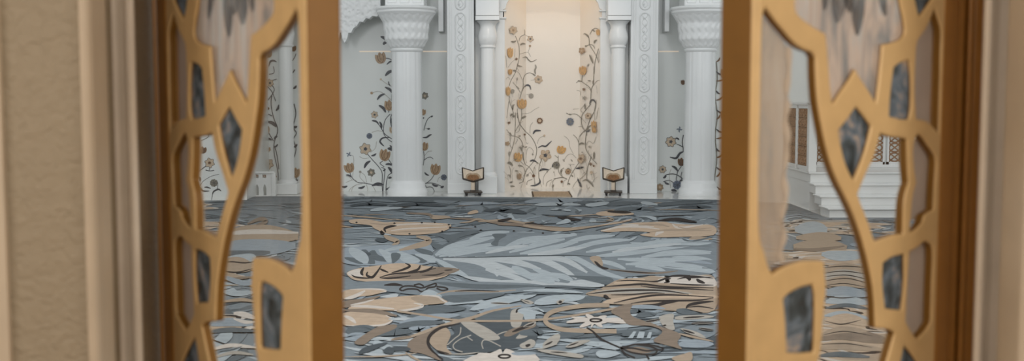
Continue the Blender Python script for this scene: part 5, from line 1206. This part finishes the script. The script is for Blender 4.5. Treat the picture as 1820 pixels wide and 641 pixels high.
cpoly(D, [(1050, 640), (1140, 610), (1190, 600), (1190, 660), (1100, 670)], 'tan')
# --- bands seen through the left and right fretwork
LT, RT = tile(290, 320, 1.997), tile(1330, 320, 1.997)
for G, pts, w, k in [(LT, [(215, 205), (300, 196), (390, 198), (480, 206)], .55, 'tan'), (LT, [(215, 196), (330, 188), (480, 192)], .14, 'cream'), (LT, [(300, 160), (345, 142), (365, 152), (330, 164)], .12, 'brown'), (LT, [(215, 240), (320, 246), (470, 238)], .5, 'blue'), (LT, [(215, 262), (300, 268), (380, 262)], .2, 'dark'), (LT, [(215, 286), (300, 282), (330, 280)], .25, 'light'), (LT, [(200, 310), (260, 306), (320, 316)], .45, 'tan'), (LT, [(200, 302), (240, 296), (290, 300), (330, 294)], .04, 'black'), (LT, [(200, 326), (260, 334), (320, 320)], .04, 'black'), (LT, [(205, 360), (260, 356), (320, 350)], .08, 'brown'), (LT, [(205, 345), (280, 372), (330, 368)], .16, 'blue'), (LT, [(205, 400), (260, 410), (330, 404)], .16, 'light'), (LT, [(205, 440), (280, 432), (330, 440)], .10, 'tan'), (LT, [(150, 520), (240, 512), (320, 520)], .25, 'blue'), (LT, [(160, 548), (240, 540), (330, 545)], .14, 'dark'), (LT, [(165, 572), (205, 586), (242, 600)], .035, 'black'), (LT, [(250, 480), (290, 486), (330, 500)], .16, 'cream'), (LT, [(250, 500), (290, 512), (325, 512)], .10, 'cream'), (LT, [(170, 612), (240, 596), (330, 604)], .12, 'cream'), (LT, [(180, 640), (250, 622), (320, 630)], .10, 'beige'), (LT, [(200, 618), (240, 612), (280, 600)], .04, 'dark'),
    (RT, [(165, 180), (230, 176), (280, 182)], .4, 'light'), (RT, [(160, 240), (260, 232), (350, 244)], .3, 'tan'), (RT, [(160, 250), (250, 252), (340, 240)], .1, 'brown'), (RT, [(170, 210), (260, 205), (330, 212)], .25, 'tan'), (RT, [(260, 268), (330, 275), (420, 270)], .3, 'light'), (RT, [(265, 330), (340, 322), (430, 330)], .35, 'tan'), (RT, [(265, 352), (340, 345), (430, 356)], .35, 'beige'), (RT, [(265, 376), (340, 366), (430, 384)], .3, 'tan'), (RT, [(265, 318), (340, 312), (430, 318)], .03, 'black'), (RT, [(265, 338), (340, 330), (430, 342)], .03, 'black'), (RT, [(265, 350), (350, 344), (430, 362)], .03, 'black'), (RT, [(265, 366), (350, 356), (430, 376)], .03, 'black'), (RT, [(265, 384), (340, 374), (430, 390)], .025, 'black'), (RT, [(265, 410), (340, 402), (430, 416)], .3, 'blue'), (RT, [(275, 440), (340, 432), (430, 446)], .25, 'light'), (RT, [(275, 420), (330, 426), (380, 422)], .035, 'black'), (RT, [(275, 462), (350, 452), (430, 466)], .12, 'dark'), (RT, [(270, 490), (340, 482), (430, 500)], .16, 'light'), (RT, [(270, 512), (350, 500), (430, 522)], .3, 'peach'), (RT, [(270, 508), (330, 520), (400, 505)], .03, 'black'), (RT, [(250, 575), (330, 556), (430, 568), (500, 582)], .34, 'brown'), (RT, [(255, 560), (330, 540), (420, 545)], .2, 'tan'), (RT, [(255, 604), (340, 598), (480, 612)], .22, 'tan'), (RT, [(260, 560), (340, 546), (440, 562)], .03, 'black'), (RT, [(260, 592), (350, 590), (440, 604)], .03, 'black'), (RT, [(250, 634), (330, 628), (430, 638)], .16, 'dark')]: cst(G, pts, w, k, True, 6, w * 62)
cp = CP.build('carpet', recalc=False)
tag(cp, 'wall-to-wall slate blue carpet with flowing leaves and tan blooms', 'carpet')

# ------------------------------------------------------------------ light
def area(name, loc, rot, sx, sy, power, col):
    l = bpy.data.lights.new(name, 'AREA'); l.shape = 'RECTANGLE'; l.size = sx; l.size_y = sy; l.energy = power; l.color = col
    o = bpy.data.objects.new(name, l); COL.objects.link(o); o.location = loc; o.rotation_euler = rot
    return o
area('hall_ceiling_light', (0.5, 10.0, HZ - .1), (0, 0, 0), 12, 10, 260, (0.93, 0.97, 1.0))
area('hall_left_fill', (HX0 + .1, 11.0, 4.2), (0, RC(-90), 0), 4.5, 10, 135, (0.92, 0.96, 1.0))  # unseen side fill added for the hall, no window built here
area('hall_right_fill', (HX1 - .1, 11.0, 4.2), (0, RC(90), 0), 4.5, 10, 135, (0.92, 0.96, 1.0))  # matching unseen fill added from the right, no window either
area('hall_entrance_fill', (0.5, 3.4, 4.6), (RC(84), 0, 0), 12, 3, 370, (0.93, 0.97, 1.0))  # unseen frontal fill added to brighten the columns and far wall
area('niche_light', ((pB.x + pC.x) / 2, (Y_N + YNB) / 2 + .05, zt - .05), (0, 0, 0), 1.1, .6, 17, (1.0, 0.78, 0.58))
area('vestibule_left_light', (-3.0, 0.3, 2.2), (RC(75), 0, RC(-58)), 1.8, 1.8, 34, (1.0, 0.91, 0.79))
area('vestibule_right_light', (3.2, 0.3, 2.2), (RC(75), 0, RC(58)), 1.8, 1.8, 46, (1.0, 0.91, 0.79))
area('vestibule_fill', (0.1, -1.6, 3.3), (RC(52), 0, 0), 5.0, 1.6, 115, (1.0, 0.91, 0.79))  # unseen wide fill added behind the camera to lift jambs and leaves
sl = bpy.data.lights.new('niche_fill_spot', 'SPOT'); sl.energy = 420; sl.color = (1.0, 0.84, 0.68); sl.spot_size = RC(26); sl.spot_blend = .7; sl.shadow_soft_size = .15  # unseen warm spot added to even out the niche brightness
so = bpy.data.objects.new('niche_fill_spot', sl); COL.objects.link(so); so.location = (.66, 13.0, 6.6)
so.rotation_euler = (Vector((.69, 19.6, 1.75)) - Vector(so.location)).to_track_quat('-Z', 'Y').to_euler()
w = bpy.data.worlds.new('World'); SC.world = w; w.use_nodes = True
w.node_tree.nodes['Background'].inputs[0].default_value = (0.9, 0.93, 1.0, 1)
w.node_tree.nodes['Background'].inputs[1].default_value = 0.02

# ------------------------------------------------------------------ camera
cam = bpy.data.cameras.new('camera'); co = bpy.data.objects.new('camera', cam); COL.objects.link(co)
cam.sensor_width = 36.0; cam.lens = 36.0 * F / 1820.0
co.location = CAM; co.rotation_euler = (math.pi / 2 - PHI, 0, 0)
cam.clip_start = .05; cam.clip_end = 100
cam.dof.use_dof = True; cam.dof.focus_distance = 12.0; cam.dof.aperture_fstop = 2.4
SC.camera = co
SC.view_settings.view_transform = 'Standard'; SC.view_settings.look = 'None'
SC.view_settings.exposure = 0.0; SC.view_settings.gamma = 1.0
SC.view_settings.use_curve_mapping = False
